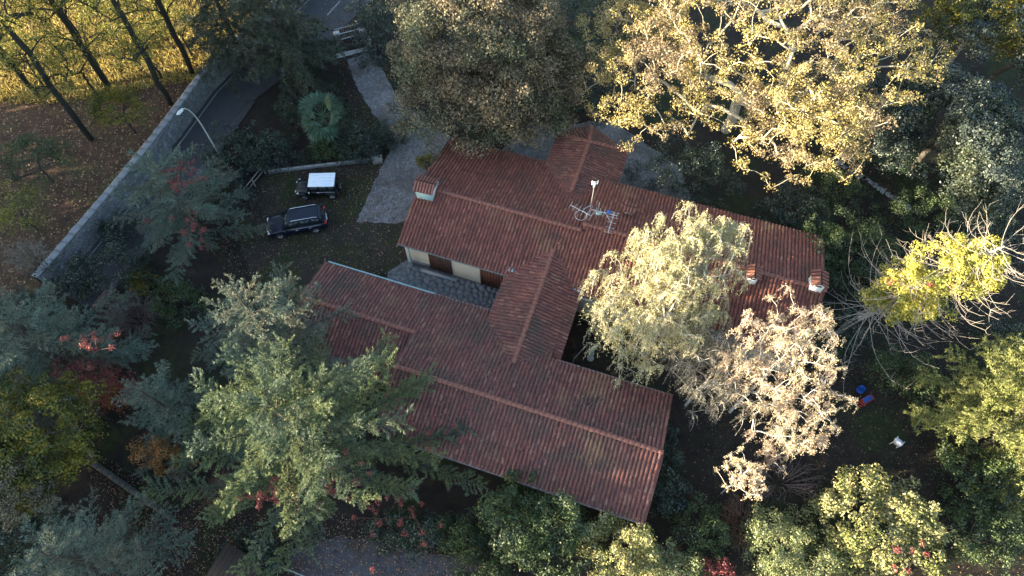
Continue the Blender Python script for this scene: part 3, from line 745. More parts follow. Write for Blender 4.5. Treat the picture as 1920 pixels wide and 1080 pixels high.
# stepping stones across the lawn
rng = np.random.default_rng(4)
ss = empty('stepping_stones', at(1640, 350)); tag(ss, 'row of flat pale stepping stones crossing the shaded lawn', 'path')
ss['kind'] = 'structure'; del ss['category']
for k in range(16):
    u = 1575 + 125 * k / 15; p = at(u, 308 + (u - 1575) * .62 + rng.normal() * 2)
    th = np.sort(rng.random(7)) * 2 * PI; mb = MB(); mb.prism(np.c_[np.cos(th), np.sin(th)] * rng.uniform(.28, .4), 0, .04); mb.build('stone', M['stone'], ss, loc=p - np.array(ss.location) + [0, 0, 0])

# ------------------------------------------------------------------ cars
def paintmat(name, c, rough=.25, coat=.6):
    m, t, b, o = nodes_of(name); nz = noise(t, 6, 4); r = ramp(t, [tuple(x * .8 for x in c), c]); t.links.new(nz.outputs['Fac'], r.inputs[0])
    t.links.new(r.outputs[0], b.inputs['Base Color']); b.inputs['Roughness'].default_value = rough; b.inputs['Coat Weight'].default_value = coat; b.inputs['Specular IOR Level'].default_value = .25
    return m
M['black_paint'] = paintmat('black_car_paint', (.008, .009, .011), .3, .12); M['navy_paint'] = paintmat('dark_blue_car_paint', (.006, .009, .022), .3, .15)
M['white_paint'] = paintmat('white_roof_paint', (.72, .78, .84), .35, .3)
M['glass'] = paintmat('dark_car_glass', (.012, .022, .026), .08, .3); M['tyre'] = surf('tyre_rubber', [(.012, .012, .012), (.025, .025, .025)], 8, .9)
M['rim'] = surf('alloy_rim', [(.35, .36, .38), (.5, .52, .54)], 8, .35, metallic=.8); M['chrome'] = surf('chrome_trim', [(.5, .52, .55), (.65, .67, .7)], 8, .25, metallic=.9)
M['lens'] = surf('headlamp_lens', [(.55, .58, .6), (.7, .72, .74)], 8, .15); M['redlens'] = surf('tail_lamp_lens', [(.30, .02, .02), (.42, .03, .03)], 8, .2); M['blackplastic'] = surf('black_plastic', [(.015, .015, .016), (.03, .03, .032)], 6, .7)

def bevel_mesh(name, mb, mat, w_=.06, seg=2):
    me = mb.mesh(name, mat); bm = bmesh.new(); bm.from_mesh(me); bmesh.ops.remove_doubles(bm, verts=bm.verts, dist=1e-4); bmesh.ops.recalc_face_normals(bm, faces=bm.faces)
    bmesh.ops.bevel(bm, geom=list(bm.edges), offset=w_, segments=seg, affect='EDGES', profile=.6); bm.to_mesh(me); bm.free()
    me.polygons.foreach_set('use_smooth', np.ones(len(me.polygons), bool)); return me
def loft(secs):
    """secs: list of (x, [(y,z)...]) half profiles from bottom centre to top centre, mirrored"""
    mb = MB(); rings = []
    for x, prof in secs:
        full = [(y, z) for y, z in prof] + [(-y, z) for y, z in prof[::-1] if y > 1e-6]
        rings.append([(x, y, z) for y, z in full])
    n = len(rings[0]); V = np.array(rings).reshape(-1, 3); k = len(rings)
    mb.add(V, [[i * n + j, i * n + (j + 1) % n, (i + 1) * n + (j + 1) % n, (i + 1) * n + j] for i in range(k - 1) for j in range(n)], [list(range(n))[::-1]], [[(k - 1) * n + j for j in range(n)]])
    return mb
def prof(w_, zb, zs, zt, wt):
    return [(0, zb), (w_ * .86, zb), (w_ * .98, zb + .12), (w_, (zb + zs) / 2), (w_ * .97, zs - .03), (wt, zt), (wt * .6, zt + .02), (0, zt + .03)]
def wheel(parent, x, y, r, wd, sgn):
    o = MB(); th = np.linspace(0, 2 * PI, 21)[:-1]
    pr_ = [(-wd / 2, r * .62), (-wd / 2, r * .9), (-wd * .35, r), (wd * .35, r), (wd / 2, r * .9), (wd / 2, r * .62)]
    V = np.array([[np.cos(t) * rr, yy, np.sin(t) * rr] for t in th for yy, rr in pr_]); m_ = len(pr_)
    o.add(V, [[i * m_ + j, ((i + 1) % 20) * m_ + j, ((i + 1) % 20) * m_ + j + 1, i * m_ + j + 1] for i in range(20) for j in range(m_ - 1)])
    wr = empty('wheel', (x, y, r)); wr.parent = parent
    o.build('tyre', M['tyre'], wr, smooth=True)
    rm = MB()
    for k in range(5):
        t = 2 * PI * k / 5; rm.box((math.cos(t) * r * .33, sgn * wd * .36, math.sin(t) * r * .33), (r * .66, .05, r * .2), [[math.cos(t), 0, -math.sin(t)], [0, 1, 0], [math.sin(t), 0, math.cos(t)]])
    V = np.array([[np.cos(t) * r * .63, sgn * wd * e, np.sin(t) * r * .63] for t in th for e in (.2, .42)]); rm.add(V, [[2 * i, 2 * ((i + 1) % 20), 2 * ((i + 1) % 20) + 1, 2 * i + 1] for i in range(20)])
    dk = np.array([[np.cos(t) * r * .6, sgn * wd * .2, np.sin(t) * r * .6] for t in th]); rm.add(dk, [list(range(20))])
    rm.build('rim', M['rim'], wr)
    return wr
def quadp(name, P, mat, parent, th=.012):
    """thin panel through four corner points, standing proud along its normal"""
    P = np.array(P, float); nrm = unit(np.cross(P[1] - P[0], P[3] - P[0])); V = np.vstack([P, P + nrm * th])
    mb = MB(); mb.add(V, [[4, 5, 6, 7], [0, 4, 7, 3], [1, 2, 6, 5], [0, 1, 5, 4], [3, 7, 6, 2]]); return mb.build(name, M[mat], parent)
def inset(P, a=.06):
    P = np.array(P, float); c = P.mean(0); return P + (c - P) * a

def greenhouse(root, xb0, xb1, xt0, xt1, wb, wt, zb, zt, roofmat, bodymat, boxy=False):
    """cabin: front base xb0 .. rear base xb1, front top xt0 .. rear top xt1"""
    V = np.array([[xb0, wb, zb], [xb0, -wb, zb], [xb1, -wb, zb], [xb1, wb, zb], [xt0, wt, zt], [xt0, -wt, zt], [xt1, -wt, zt], [xt1, wt, zt]])
    mb = MB(); mb.add(V, [[3, 2, 1, 0], [4, 5, 6, 7], [0, 1, 5, 4], [2, 3, 7, 6], [1, 2, 6, 5], [3, 0, 4, 7]])
    link('cabin', bevel_mesh('cabin', mb, M[bodymat], .05, 2), root)
    q = inset([V[1], V[0], V[4], V[5]], .1)[[0, 1, 2, 3]]; quadp('windscreen', q[::-1] if np.cross(q[1] - q[0], q[3] - q[0])[0] < 0 else q, 'glass', root)
    q = inset([V[3], V[2], V[6], V[7]], .14); quadp('rear_window', q[::-1] if np.cross(q[1] - q[0], q[3] - q[0])[0] > 0 else q, 'glass', root)
    for s_ in (1, -1):
        a, b, c_, d_ = (V[0], V[3], V[7], V[4]) if s_ > 0 else (V[1], V[2], V[6], V[5])
        cuts = [(.06, .36), (.39, .68), (.71, .95)]
        for k0, k1 in cuts:
            lo0, lo1 = a + (b - a) * k0, a + (b - a) * k1; up0, up1 = d_ + (c_ - d_) * max(k0, .03), d_ + (c_ - d_) * min(k1, .97)
            q = np.array([lo0 + (up0 - lo0) * .12, lo1 + (up1 - lo1) * .12, lo1 + (up1 - lo1) * .88, lo0 + (up0 - lo0) * .88])
            nn = np.cross(q[1] - q[0], q[3] - q[0]); q = q if nn[1] * s_ > 0 else q[::-1]
            quadp('side_window', q, 'glass', root)
    return V

def suv(loc, rz, label):
    r = empty('parked_car', loc, rz); tag(r, label, 'car', 'cars parked on the yard')
    secs = [(2.34, prof(.70, .42, .62, .66, .60)), (2.22, prof(.84, .32, .72, .80, .72)), (1.9, prof(.91, .28, .82, .92, .78)), (1.0, prof(.93, .28, .92, 1.04, .80)), (.2, prof(.94, .28, .98, 1.06, .82)),
            (-1.4, prof(.94, .28, 1.0, 1.07, .82)), (-2.0, prof(.92, .30, 1.0, 1.05, .80)), (-2.28, prof(.86, .36, .95, 1.0, .74)), (-2.36, prof(.78, .42, .85, .92, .68))]
    mb = loft(secs); mb.build('body', M['navy_paint'], r, smooth=True)
    greenhouse(r, 1.15, -2.22, .40, -1.85, .82, .64, 1.02, 1.66, 'navy_paint', 'navy_paint')
    for s_ in (1, -1):
        mb = MB(); mb.tube([(.25, s_ * .60, 1.68), (.1, s_ * .60, 1.73), (-1.6, s_ * .60, 1.73), (-1.75, s_ * .60, 1.68)], .028, 6); mb.build('roof_rail', M['chrome'], r, smooth=True)
        mb = MB(); mb.box((-.5, s_ * .905, 1.0), (2.9, .02, .035)); mb.build('window_trim', M['chrome'], r)
        mb = MB(); mb.box((2.12, s_ * .62, .76), (.3, .34, .12)); link('headlight', bevel_mesh('headlight', mb, M['lens'], .03, 2), r)
        mb = MB(); mb.box((-2.27, s_ * .70, .92), (.16, .26, .24)); link('tail_light', bevel_mesh('tail_light', mb, M['redlens'], .03, 2), r)
        mb = MB(); mb.box((.85, s_ * 1.0, 1.08), (.14, .2, .13)); link('mirror', bevel_mesh('mirror', mb, M['navy_paint'], .03, 2), r)
        for x in (.0, -1.05): mb = MB(); mb.box((x, s_ * .945, .88), (.2, .03, .035)); mb.build('door_handle', M['chrome'], r)
        for x in (1.42, -1.38): wheel(r, x, s_ * .84, .36, .24, s_)
    mb = MB(); mb.box((2.33, 0, .62), (.04, .9, .2)); mb.build('grille', M['chrome'], r)
    mb = MB(); mb.box((-2.0, 0, 1.66), (.22, 1.2, .05)); link('spoiler', bevel_mesh('spoiler', mb, M['navy_paint'], .015, 2), r)
    mb = MB(); mb.box((-2.37, 0, .72), (.03, .52, .12)); mb.build('number_plate', M['white_paint'], r)
    mb = MB(); mb.box((-2.36, 0, .98), (.03, 1.2, .05)); mb.build('tailgate_trim', M['chrome'], r)
    return r

def offroader(loc, rz, label):
    r = empty('parked_car', loc, rz); tag(r, label, 'car', 'cars parked on the yard')
    secs = [(1.72, prof(.62, .42, .86, .92, .56)), (1.66, prof(.70, .40, .90, .98, .62)), (.75, prof(.73, .38, .95, 1.02, .66)), (.6, prof(.74, .38, .97, 1.03, .70)), (-1.5, prof(.74, .38, .97, 1.02, .70)), (-1.62, prof(.72, .42, .95, 1.0, .68))]
    loft(secs).build('body', M['black_paint'], r, smooth=True)
    greenhouse(r, .78, -1.58, .52, -1.52, .71, .64, 1.0, 1.66, 'white_paint', 'black_paint', True)
    mb = MB(); mb.box((-.5, 0, 1.69), (2.1, 1.36, .1)); link('roof', bevel_mesh('roof', mb, M['white_paint'], .049, 3), r)
    for y in (-.45, -.15, .15, .45):
        mb = MB(); mb.box((-.5, y, 1.742), (1.8, .05, .014)); mb.build('roof_rib', M['white_paint'], r)
    for s_ in (1, -1):
        mb = MB(); mb.box((1.35, s_ * .70, .82), (.78, .26, .08)); mb.box((-1.1, s_ * .74, .84), (.8, .16, .07)); link('wing_flare', bevel_mesh('wing_flare', mb, M['blackplastic'], .02, 2), r)
        mb = MB(); mb.tube([(1.69, s_ * .46, .82), (1.77, s_ * .46, .82), (1.775, s_ * .46, .82)], [.12, .12, .02], 12); mb.build('headlight', M['lens'], r, smooth=True)
        mb = MB(); mb.box((1.55, s_ * .70, .89), (.14, .12, .08)); mb.build('indicator', M['lens'], r)
        mb = MB(); mb.box((-1.63, s_ * .62, .72), (.05, .14, .2)); mb.build('tail_light', M['redlens'], r)
        mb = MB(); mb.box((.55, s_ * .86, 1.12), (.1, .18, .16)); link('mirror', bevel_mesh('mirror', mb, M['chrome'], .03, 2), r)
        mb = MB(); mb.box((-.1, s_ * .752, .93), (.16, .03, .035)); mb.build('door_handle', M['chrome'], r)
        mb = MB(); mb.box((-.45, s_ * .735, 1.0), (2.0, .02, .03)); mb.build('window_trim', M['chrome'], r)
        for x in (1.12, -1.12): wheel(r, x, s_ * .66, .35, .22, s_)
    mb = MB(); mb.box((1.73, 0, .84), (.04, .62, .28)); mb.build('grille', M['blackplastic'], r)
    mb = MB(); mb.box((1.78, 0, .5), (.14, 1.4, .18)); link('front_bumper', bevel_mesh('front_bumper', mb, M['blackplastic'], .04, 2), r)
    mb = MB(); mb.box((-1.68, 0, .5), (.12, 1.4, .16)); link('rear_bumper', bevel_mesh('rear_bumper', mb, M['blackplastic'], .04, 2), r)
    w5 = wheel(r, -1.78, 0, .34, .2, -1); w5.name = 'spare_wheel'; w5.location = (-1.76, 0, .86); w5.rotation_euler = (0, 0, PI / 2 + PI)
    mb = MB(); mb.box((1.0, 0, 1.035), (.5, .5, .02)); mb.build('bonnet_vent', M['blackplastic'], r)
    return r
offroader(at(601, 361), PI + .03, 'small black off-road car with a white roof')
suv(at(561, 425), PI + .21, 'dark blue estate car with silver roof rails')

# ------------------------------------------------------------------ vegetation
def skeleton(rng, trunk, tips, r_tip, r_max, step=.8, wob=.12, lift=.25, zpen=1.2):
    """joins every tip to the nearest wood already grown; returns paths with radii (pipe model)"""
    pos = [np.array(p, float) for p in trunk]; par = [-1] + list(range(len(trunk) - 1))
    paths = [list(range(len(trunk)))]
    ax0 = np.array(trunk[len(trunk) // 2])
    order = np.argsort(np.linalg.norm((tips - ax0) * [1, 1, .7], axis=1))
    A = np.zeros((len(tips) * 24 + len(trunk) + 10, 3)); n = len(pos); A[:n] = pos
    free = 1 if len(trunk) > 3 else 0
    for i in order:
        tp = tips[i]; d = tp - A[:n]; L = np.linalg.norm(d, axis=1)
        cost = L + zpen * np.maximum(0, A[:n, 2] - tp[2] + .3 * L); cost[:free] += 6
        j = int(np.argmin(cost)); D = L[j]; k = int(min(20, max(2, D / step)))
        a = A[j]; up = np.array([0, 0, 1.0]) * D * lift
        ctrl = a + (tp - a) * .45 + up + rng.normal(size=3) * D * wob
        ids = [j]
        for q in range(1, k + 1):
            u = q / k; p = (1 - u) ** 2 * a + 2 * u * (1 - u) * ctrl + u * u * tp
            if q < k: p = p + rng.normal(size=3) * D * wob * .22
            A[n] = p; par.append(ids[-1]); ids.append(n); n += 1
        paths.append(ids)
    cnt = np.zeros(n); leafs = np.ones(n, bool); leafs[[p for p in par if p >= 0]] = False; cnt[leafs] = 1
    for q in range(n - 1, 0, -1): cnt[par[q]] += cnt[q]
    R = np.minimum(r_tip * np.maximum(cnt, 1) ** .47, r_max)
    return A[:n], R, paths

def wood(mb, A, R, paths, rmin=0.0):
    for ids in paths:
        r = R[ids].copy(); r[0] = min(r[0], r[1] * 1.25)
        if r.max() < rmin: continue
        mb.tube(A[ids], r, 7 if r.max() > .12 else (5 if r.max() > .05 else 3))

def shell(rng, n, c, rad, inner=.5, top=-1.0, lump=.0):
    """points between inner*radius and the surface of an ellipsoid, above relative height top"""
    out = []
    c = np.array(c); rad = np.array(rad)
    while len(out) < n:
        d = rdir(rng, 1)[0]
        if d[2] < top: continue
        f = inner + (1 - inner) * rng.random() ** .6
        if lump: f *= 1 + lump * (math.sin(d[0] * 5 + c[0]) * math.sin(d[1] * 5 + c[1]) + math.sin(d[2] * 6 + d[0] * 3))
        out.append(c + d * rad * f)
    return np.array(out)

def clump_leaves(mb, rng, cen, rad, n_each, size, flat=.75, asp=.6, droop=.0, face=.75):
    """leaves over the outside of small clumps; their faces follow the clump's surface"""
    cen = np.asarray(cen); m_ = len(cen); rad = np.broadcast_to(rad, m_)
    C_ = np.repeat(cen, n_each, 0); R_ = np.repeat(rad, n_each)[:, None]; n = len(C_)
    d = rdir(rng, n); d[:, 2] = np.where(d[:, 2] < -.35, -d[:, 2], d[:, 2])
    P = C_ + d * [1, 1, flat] * R_ * (.35 + .65 * rng.random((n, 1)) ** .5)
    N = unit(d * face + rdir(rng, n) * .65); D = np.cross(N, rdir(rng, n)) + np.array([0, 0, -droop])
    leaf_quads(mb, rng, P, D, N, size * rng.uniform(.6, 1.25, n), asp)

def plant(name, base, label, cat, parts, group=None, rz=0.0, scale=1.0):
    """parts: list of (part name, mesh)"""
    r = empty(name, base, rz); r.scale = (scale,) * 3 if np.isscalar(scale) else scale
    tag(r, label, cat, group)
    for pn, me in parts: link(pn, me, r)
    return r

def broadleaf(seed, H, lobes, tips_n, leaf, per, crad, mat, bark, r_max=.3, trunk_to=.45, lean=(0, 0), inner=.5, top=-.5, flat=.75, r_tip=.018, lift=.2, droop=0, asp=.6, woodmin=0, lump=.1, face=.75):
    """deciduous or evergreen broadleaved tree; lobes: (centre, radii, weight) relative to its base"""
    rng = np.random.default_rng(seed)
    wsum = sum(l[2] for l in lobes); tips = np.vstack([shell(rng, max(3, int(tips_n * l[2] / wsum)), l[0], l[1], inner, top, lump) for l in lobes])
    tips[:, 2] = np.maximum(tips[:, 2], .25)
    k = 6; zt = H * trunk_to
    trunk = [np.array([lean[0] * (i / k) ** 1.5, lean[1] * (i / k) ** 1.5, zt * i / k]) + (rng.normal(size=3) * [.06, .06, 0] if i else 0) for i in range(k + 1)]
    A, R, paths = skeleton(rng, trunk, tips, r_tip, r_max, lift=lift)
    w_ = MB(); wood(w_, A, R, paths, woodmin); lf = MB()
    clump_leaves(lf, rng, tips, crad * rng.uniform(.7, 1.3, len(tips)), per, leaf, flat, asp, droop, face)
    return [('trunk', w_.mesh('trunk', M[bark], True)), ('crown', lf.mesh('crown', M[mat]))]

def conifer(seed, H, R, mat, bark='bark_dark', nb=70, z0=.12, shape=.8, droop=.25, upturn=.15, sub_step=.55, sub_len=.32, tuft=.26, tuft_step=.022, spread=.16, r0=.3, irregular=.3, hang=.1, width=.19, lean=(0, 0), start=.22, sub_max=.85):
    """conifer: tiers of sagging limbs, side limbs in their plane, all clothed in needle tufts like bottle brushes"""
    rng = np.random.default_rng(seed); w_ = MB(); T0, T1, TR = [], [], []
    tr = np.array([[lean[0] * (z / H) ** 2, lean[1] * (z / H) ** 2, z] for z in np.linspace(0, H, 12)]); w_.tube(tr, np.linspace(r0, .03, 12), 8)
    def limb(P, r, clothe=.0, wood_=True):
        if wood_: w_.tube(P, np.linspace(r, .008, len(P)), 4 if r > .03 else 3)
        k = int(clothe * (len(P) - 1))
        for a, b in zip(P[k:-1], P[k + 1:]): T0.append(a); T1.append(b); TR.append(spread)
    for i in range(nb):
        f = z0 + (1 - z0) * ((i + rng.random() * .8) / nb) ** .95
        z = H * f; L = R * (1 - f) ** shape * rng.uniform(1 - irregular, 1 + irregular * .6) + .3
        az = i * 2.39996 + rng.normal() * .35; n = max(4, int(L / .4)); s = np.linspace(0, 1, n + 1)
        ca, sa = math.cos(az), math.sin(az); sw = rng.normal() * .25; rise = .10 + .5 * f ** 2; dr = droop * rng.uniform(.6, 1.3)
        x = L * s; zz = z + L * (rise * s - dr * (1 - f * .6) * s ** 2 * 1.6 + upturn * s ** 4); yy = sw * L * s ** 2
        P = np.c_[ca * x - sa * yy, sa * x + ca * yy, np.maximum(zz, .25)] + [lean[0] * f ** 2, lean[1] * f ** 2, 0]
        P[1:-1] += rng.normal(size=(n - 1, 3)) * .05
        limb(P, max(.02, .03 * L / 2.2), start)
        m_ = int(L * (1 - start) / sub_step * 2)
        for k in range(m_):
            u = start + (.97 - start) * (k + rng.random() * .6) / max(1, m_)
            q = np.array([np.interp(u, s, P[:, a]) for a in range(3)]); d = unit(np.array([np.interp(min(1, u + .05), s, P[:, a]) - np.interp(u - .05, s, P[:, a]) for a in range(3)]))
            sd_ = np.array([-d[1], d[0], 0]) * (1 if k % 2 else -1); tl = min(sub_max, L * sub_len * (1.15 - .75 * u) + .12) * rng.uniform(.5, 1.25)
            e = (d * rng.uniform(.5, .9) + sd_ * rng.uniform(.5, 1) + np.array([0, 0, rng.normal() * .15 - hang])) * tl
            mid = q + e * .5 + np.array([0, 0, .06 * tl]); m = q + e + np.array([0, 0, -hang * tl * .5])
            limb(np.array([q, mid, m]), .014, wood_=k % 2 == 0)
            if tl > .7:
                for h_ in range(int(tl / .35)):
                    qq = q + e * rng.uniform(.25, .9); e2 = (unit(e) * .5 + sd_ * 0 + rdir(rng, 1)[0] * [.9, .9, .35] + [0, 0, -hang]) * tl * .3
                    T0.append(qq); T1.append(qq + e2); TR.append(spread * .8)
    T0 = np.array(T0); T1 = np.array(T1); TR = np.array(TR); d = T1 - T0; L = np.linalg.norm(d, axis=1)
    n = np.maximum(2, (L / tuft_step).astype(int)); I = np.repeat(np.arange(len(n)), n); m_ = len(I)
    u = rng.random(m_)
    g = rdir(rng, m_); P = T0[I] + d[I] * u[:, None] + g * (TR[I] * rng.random(m_) ** .7)[:, None] * .6
    D = unit(unit(d[I]) * .6 + g * .8 + np.array([0, 0, .25])); N = unit(np.cross(D, rdir(rng, m_)) + g * .4 + np.array([0, 0, .4]))
    lf = MB(); needle_tris(lf, P, D, N, tuft * rng.uniform(.6, 1.3, m_), width)
    return [('trunk', w_.mesh('trunk', M[bark], True)), ('crown', lf.mesh('crown', M[mat]))]

def weeping(seed, H, lobes, tips_n, strands, slen, leaf, mat, bark, r_max=.22, trunk=None, per_m=26, inner=.25, r_tip=.012, drop=1.0):
    """birch: ascending limbs with thin hanging strands of small leaves"""
    rng = np.random.default_rng(seed)
    wsum = sum(l[2] for l in lobes); tips = np.vstack([shell(rng, max(3, int(tips_n * l[2] / wsum)), l[0], l[1], inner, -.6, .15) for l in lobes])
    A, R, paths = skeleton(rng, trunk, tips, r_tip, r_max, lift=.3, wob=.1)
    w_ = MB(); wood(w_, A, R, paths); lf = MB()
    n = len(tips) * strands; P0 = np.repeat(tips, strands, 0); az = rng.random(n) * 2 * PI; out = np.c_[np.cos(az), np.sin(az)] * rng.uniform(.1, .55, n)[:, None]
    L = slen * rng.uniform(.4, 1.2, n); S_ = 5; s = np.linspace(0, 1, S_)
    Q = P0[:, None] + np.stack([out[:, :1] * L[:, None] * np.sqrt(s)[None], out[:, 1:] * L[:, None] * np.sqrt(s)[None], L[:, None] * (.18 * np.sin(s * PI)[None] - drop * s[None] ** 1.6)], -1)
    Q[..., 2] = np.maximum(Q[..., 2], .3)
    for k in range(0, n, 2): w_.tube(Q[k], [.008, .007, .006, .005, .004], 3)
    m_ = np.maximum(3, (L * per_m).astype(int)); I = np.repeat(np.arange(n), m_); t = rng.random(len(I)) * (S_ - 1.001); k = t.astype(int); fr = (t - k)[:, None]
    P = Q[I, k] * (1 - fr) + Q[I, k + 1] * fr + rng.normal(size=(len(I), 3)) * .05
    D = unit(rdir(rng, len(I)) + np.array([0, 0, -.5])); leaf_quads(lf, rng, P, D, unit(rdir(rng, len(I)) * .8 + np.array([0, 0, .5])), leaf * rng.uniform(.6, 1.3, len(I)), .7)
    return [('trunk', w_.mesh('trunk', M[bark], True)), ('crown', lf.mesh('crown', M[mat]))]

def bush(seed, rad, clumps, per, leaf, crad, mat, bark='bark_dark', asp=.6, flat=.8, inner=.72, stems=5, face=.75):
    rng = np.random.default_rng(seed); rx, ry, h = rad
    tips = shell(rng, clumps, (0, 0, h * .42), (rx, ry, h * .58), inner, -.55, .26); tips[:, 2] = np.maximum(tips[:, 2], .15)
    w_ = MB()
    for k in range(stems):
        e = tips[rng.integers(len(tips))]; b = np.array([rng.normal() * .15, rng.normal() * .15, 0]); w_.tube([b, b + (e - b) * .5 + [0, 0, .2], e], [.05, .035, .015], 4)
    lf = MB(); clump_leaves(lf, rng, tips, crad * rng.uniform(.7, 1.35, len(tips)), per, leaf, flat, asp, .1, face)
    return [('stem', w_.mesh('stem', M[bark], True)), ('foliage', lf.mesh('foliage', M[mat]))]

def twigs(seed, rad, n, mat, arch=.5, r=.012, branch=4):
    """leafless thicket of arching twigs"""
    rng = np.random.default_rng(seed); rx, ry, h = rad; w_ = MB(); s = np.linspace(0, 1, 6)
    for k in range(n):
        az = rng.random() * 2 * PI; f = math.sqrt(rng.random()); b = np.array([math.cos(az) * rx * f * .4, math.sin(az) * ry * f * .4, 0])
        e = np.array([math.cos(az) * rx * (.3 + .7 * f), math.sin(az) * ry * (.3 + .7 * f), h * rng.uniform(.35, 1) * (1 - .4 * f)]); c = (b + e) / 2 + np.array([0, 0, h * arch]) + rng.normal(size=3) * .15
        P = ((1 - s) ** 2)[:, None] * b + (2 * s * (1 - s))[:, None] * c + (s ** 2)[:, None] * e; w_.tube(P, np.linspace(r * 1.8, r * .5, 6), 3)
        for q in range(branch):
            i = rng.integers(2, 6); d = rng.normal(size=3) * .35 * h * .5 + unit(P[i] - P[i - 1]) * .25; w_.tube([P[i], P[i] + d * .6 + [0, 0, .05], P[i] + d], [r * .8, r * .6, r * .35], 3)
    return [('branches', w_.mesh('branches', M[mat], True))]

M['bark_shaded'] = surf('shade_darkened_bark', [(.008, .009, .008), (.02, .021, .018), (.034, .034, .026)], 5, .95, bumps=.6)  # bark coloured darker to stand in for the shade of the crowns
# leaf colours
M['lf_cedar'] = leafmat('cedar_needles', [(.042, .064, .036), (.096, .13, .062), (.165, .205, .085), (.24, .27, .105)], .25, patch=[(.042, .072, .054), (.09, .135, .095), (.145, .195, .13)], pscale=.25)
M['lf_cedar_blue'] = leafmat('blue_cedar_needles', [(.05, .078, .064), (.105, .15, .12), (.165, .22, .175)], .2, patch=[(.085, .09, .065), (.15, .16, .11)], pscale=.3)
M['lf_fir_dark'] = leafmat('dark_fir_needles', [(.022, .036, .026), (.048, .068, .045), (.08, .098, .06)], .2, patch=[(.04, .045, .032), (.085, .09, .062)], pscale=.3)
M['lf_yellowfir'] = leafmat('yellow_green_needles', [(.06, .08, .022), (.13, .155, .045), (.21, .225, .075), (.28, .28, .11)], .25)
M['lf_plane'] = leafmat('plane_autumn_leaves', [(.13, .105, .05), (.27, .22, .075), (.41, .345, .12), (.49, .43, .18), (.29, .185, .085)], .35, patch=[(.10, .085, .06), (.22, .17, .11), (.32, .24, .15)], pscale=.22, pos=[0, .3, .6, .85, 1])
M['lf_brown'] = leafmat('russet_green_leaves', [(.072, .063, .043), (.14, .115, .076), (.195, .16, .105), (.245, .20, .125)], .3, patch=[(.062, .074, .05), (.115, .128, .08), (.165, .175, .105)], pscale=.3)
M['lf_holm'] = leafmat('holm_oak_leaves', [(.019, .030, .029), (.040, .056, .050), (.068, .086, .073)], .1, rough=.45, spec=.4, patch=[(.026, .038, .022), (.062, .075, .04)], pscale=.3)
M['lf_birch1'] = leafmat('birch_leaves', [(.18, .165, .085), (.34, .31, .16), (.46, .42, .23), (.52, .48, .30)], .35, patch=[(.17, .175, .09), (.31, .31, .16), (.42, .41, .22)], pscale=.3)
M['lf_grey'] = leafmat('grey_faded_leaves', [(.08, .075, .06), (.14, .13, .10), (.20, .185, .14)], .3)
M['lf_birch2'] = leafmat('pale_birch_leaves', [(.24, .18, .13), (.40, .32, .22), (.52, .44, .31), (.42, .36, .19)], .35, patch=[(.22, .15, .12), (.40, .31, .23)], pscale=.4)
M['lf_ivy'] = leafmat('yellow_ivy', [(.20, .20, .035), (.42, .40, .075), (.58, .52, .12), (.58, .46, .12)], .35, patch=[(.10, .13, .03), (.26, .28, .06)], pscale=.6)
M['lf_park'] = leafmat('park_tree_leaves', [(.07, .09, .018), (.17, .18, .036), (.30, .28, .06), (.42, .34, .08)], .45, patch=[(.035, .055, .015), (.09, .11, .025)], pscale=.25)
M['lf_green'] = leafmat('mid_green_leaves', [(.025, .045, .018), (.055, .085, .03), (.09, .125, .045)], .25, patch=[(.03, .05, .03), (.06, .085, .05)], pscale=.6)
M['lf_dark'] = leafmat('dark_green_leaves', [(.012, .024, .016), (.026, .045, .028), (.045, .068, .04)], .15, rough=.4, spec=.5, patch=[(.015, .028, .028), (.035, .055, .05)], pscale=.6)
M['lf_pale'] = leafmat('pale_grey_green_leaves', [(.09, .115, .05), (.18, .21, .10), (.28, .29, .15)], .3, patch=[(.06, .09, .035), (.13, .16, .07)], pscale=.6)
M['lf_lime'] = leafmat('yellow_green_leaves', [(.05, .065, .012), (.12, .13, .025), (.22, .19, .03), (.34, .24, .03)], .35, patch=[(.03, .05, .014), (.07, .09, .02)], pscale=.5)
M['lf_red'] = leafmat('red_creeper', [(.11, .028, .03), (.20, .052, .052), (.28, .09, .08)], .3)
M['lf_orange'] = leafmat('orange_leaves', [(.16, .07, .025), (.30, .14, .045), (.36, .20, .07)], .3)
M['lf_shrubpale'] = leafmat('pale_olive_shrub_leaves', [(.10, .11, .045), (.21, .215, .085), (.32, .31, .15), (.36, .33, .20)], .3, patch=[(.09, .11, .035), (.20, .22, .07)], pscale=.7)
M['lf_palm'] = leafmat('palm_fronds', [(.03, .06, .03), (.06, .11, .06), (.10, .16, .10)], .2)

def B(u, v, z): p = at(u, v, z); return (p[0], p[1], 0)
conparts = {}
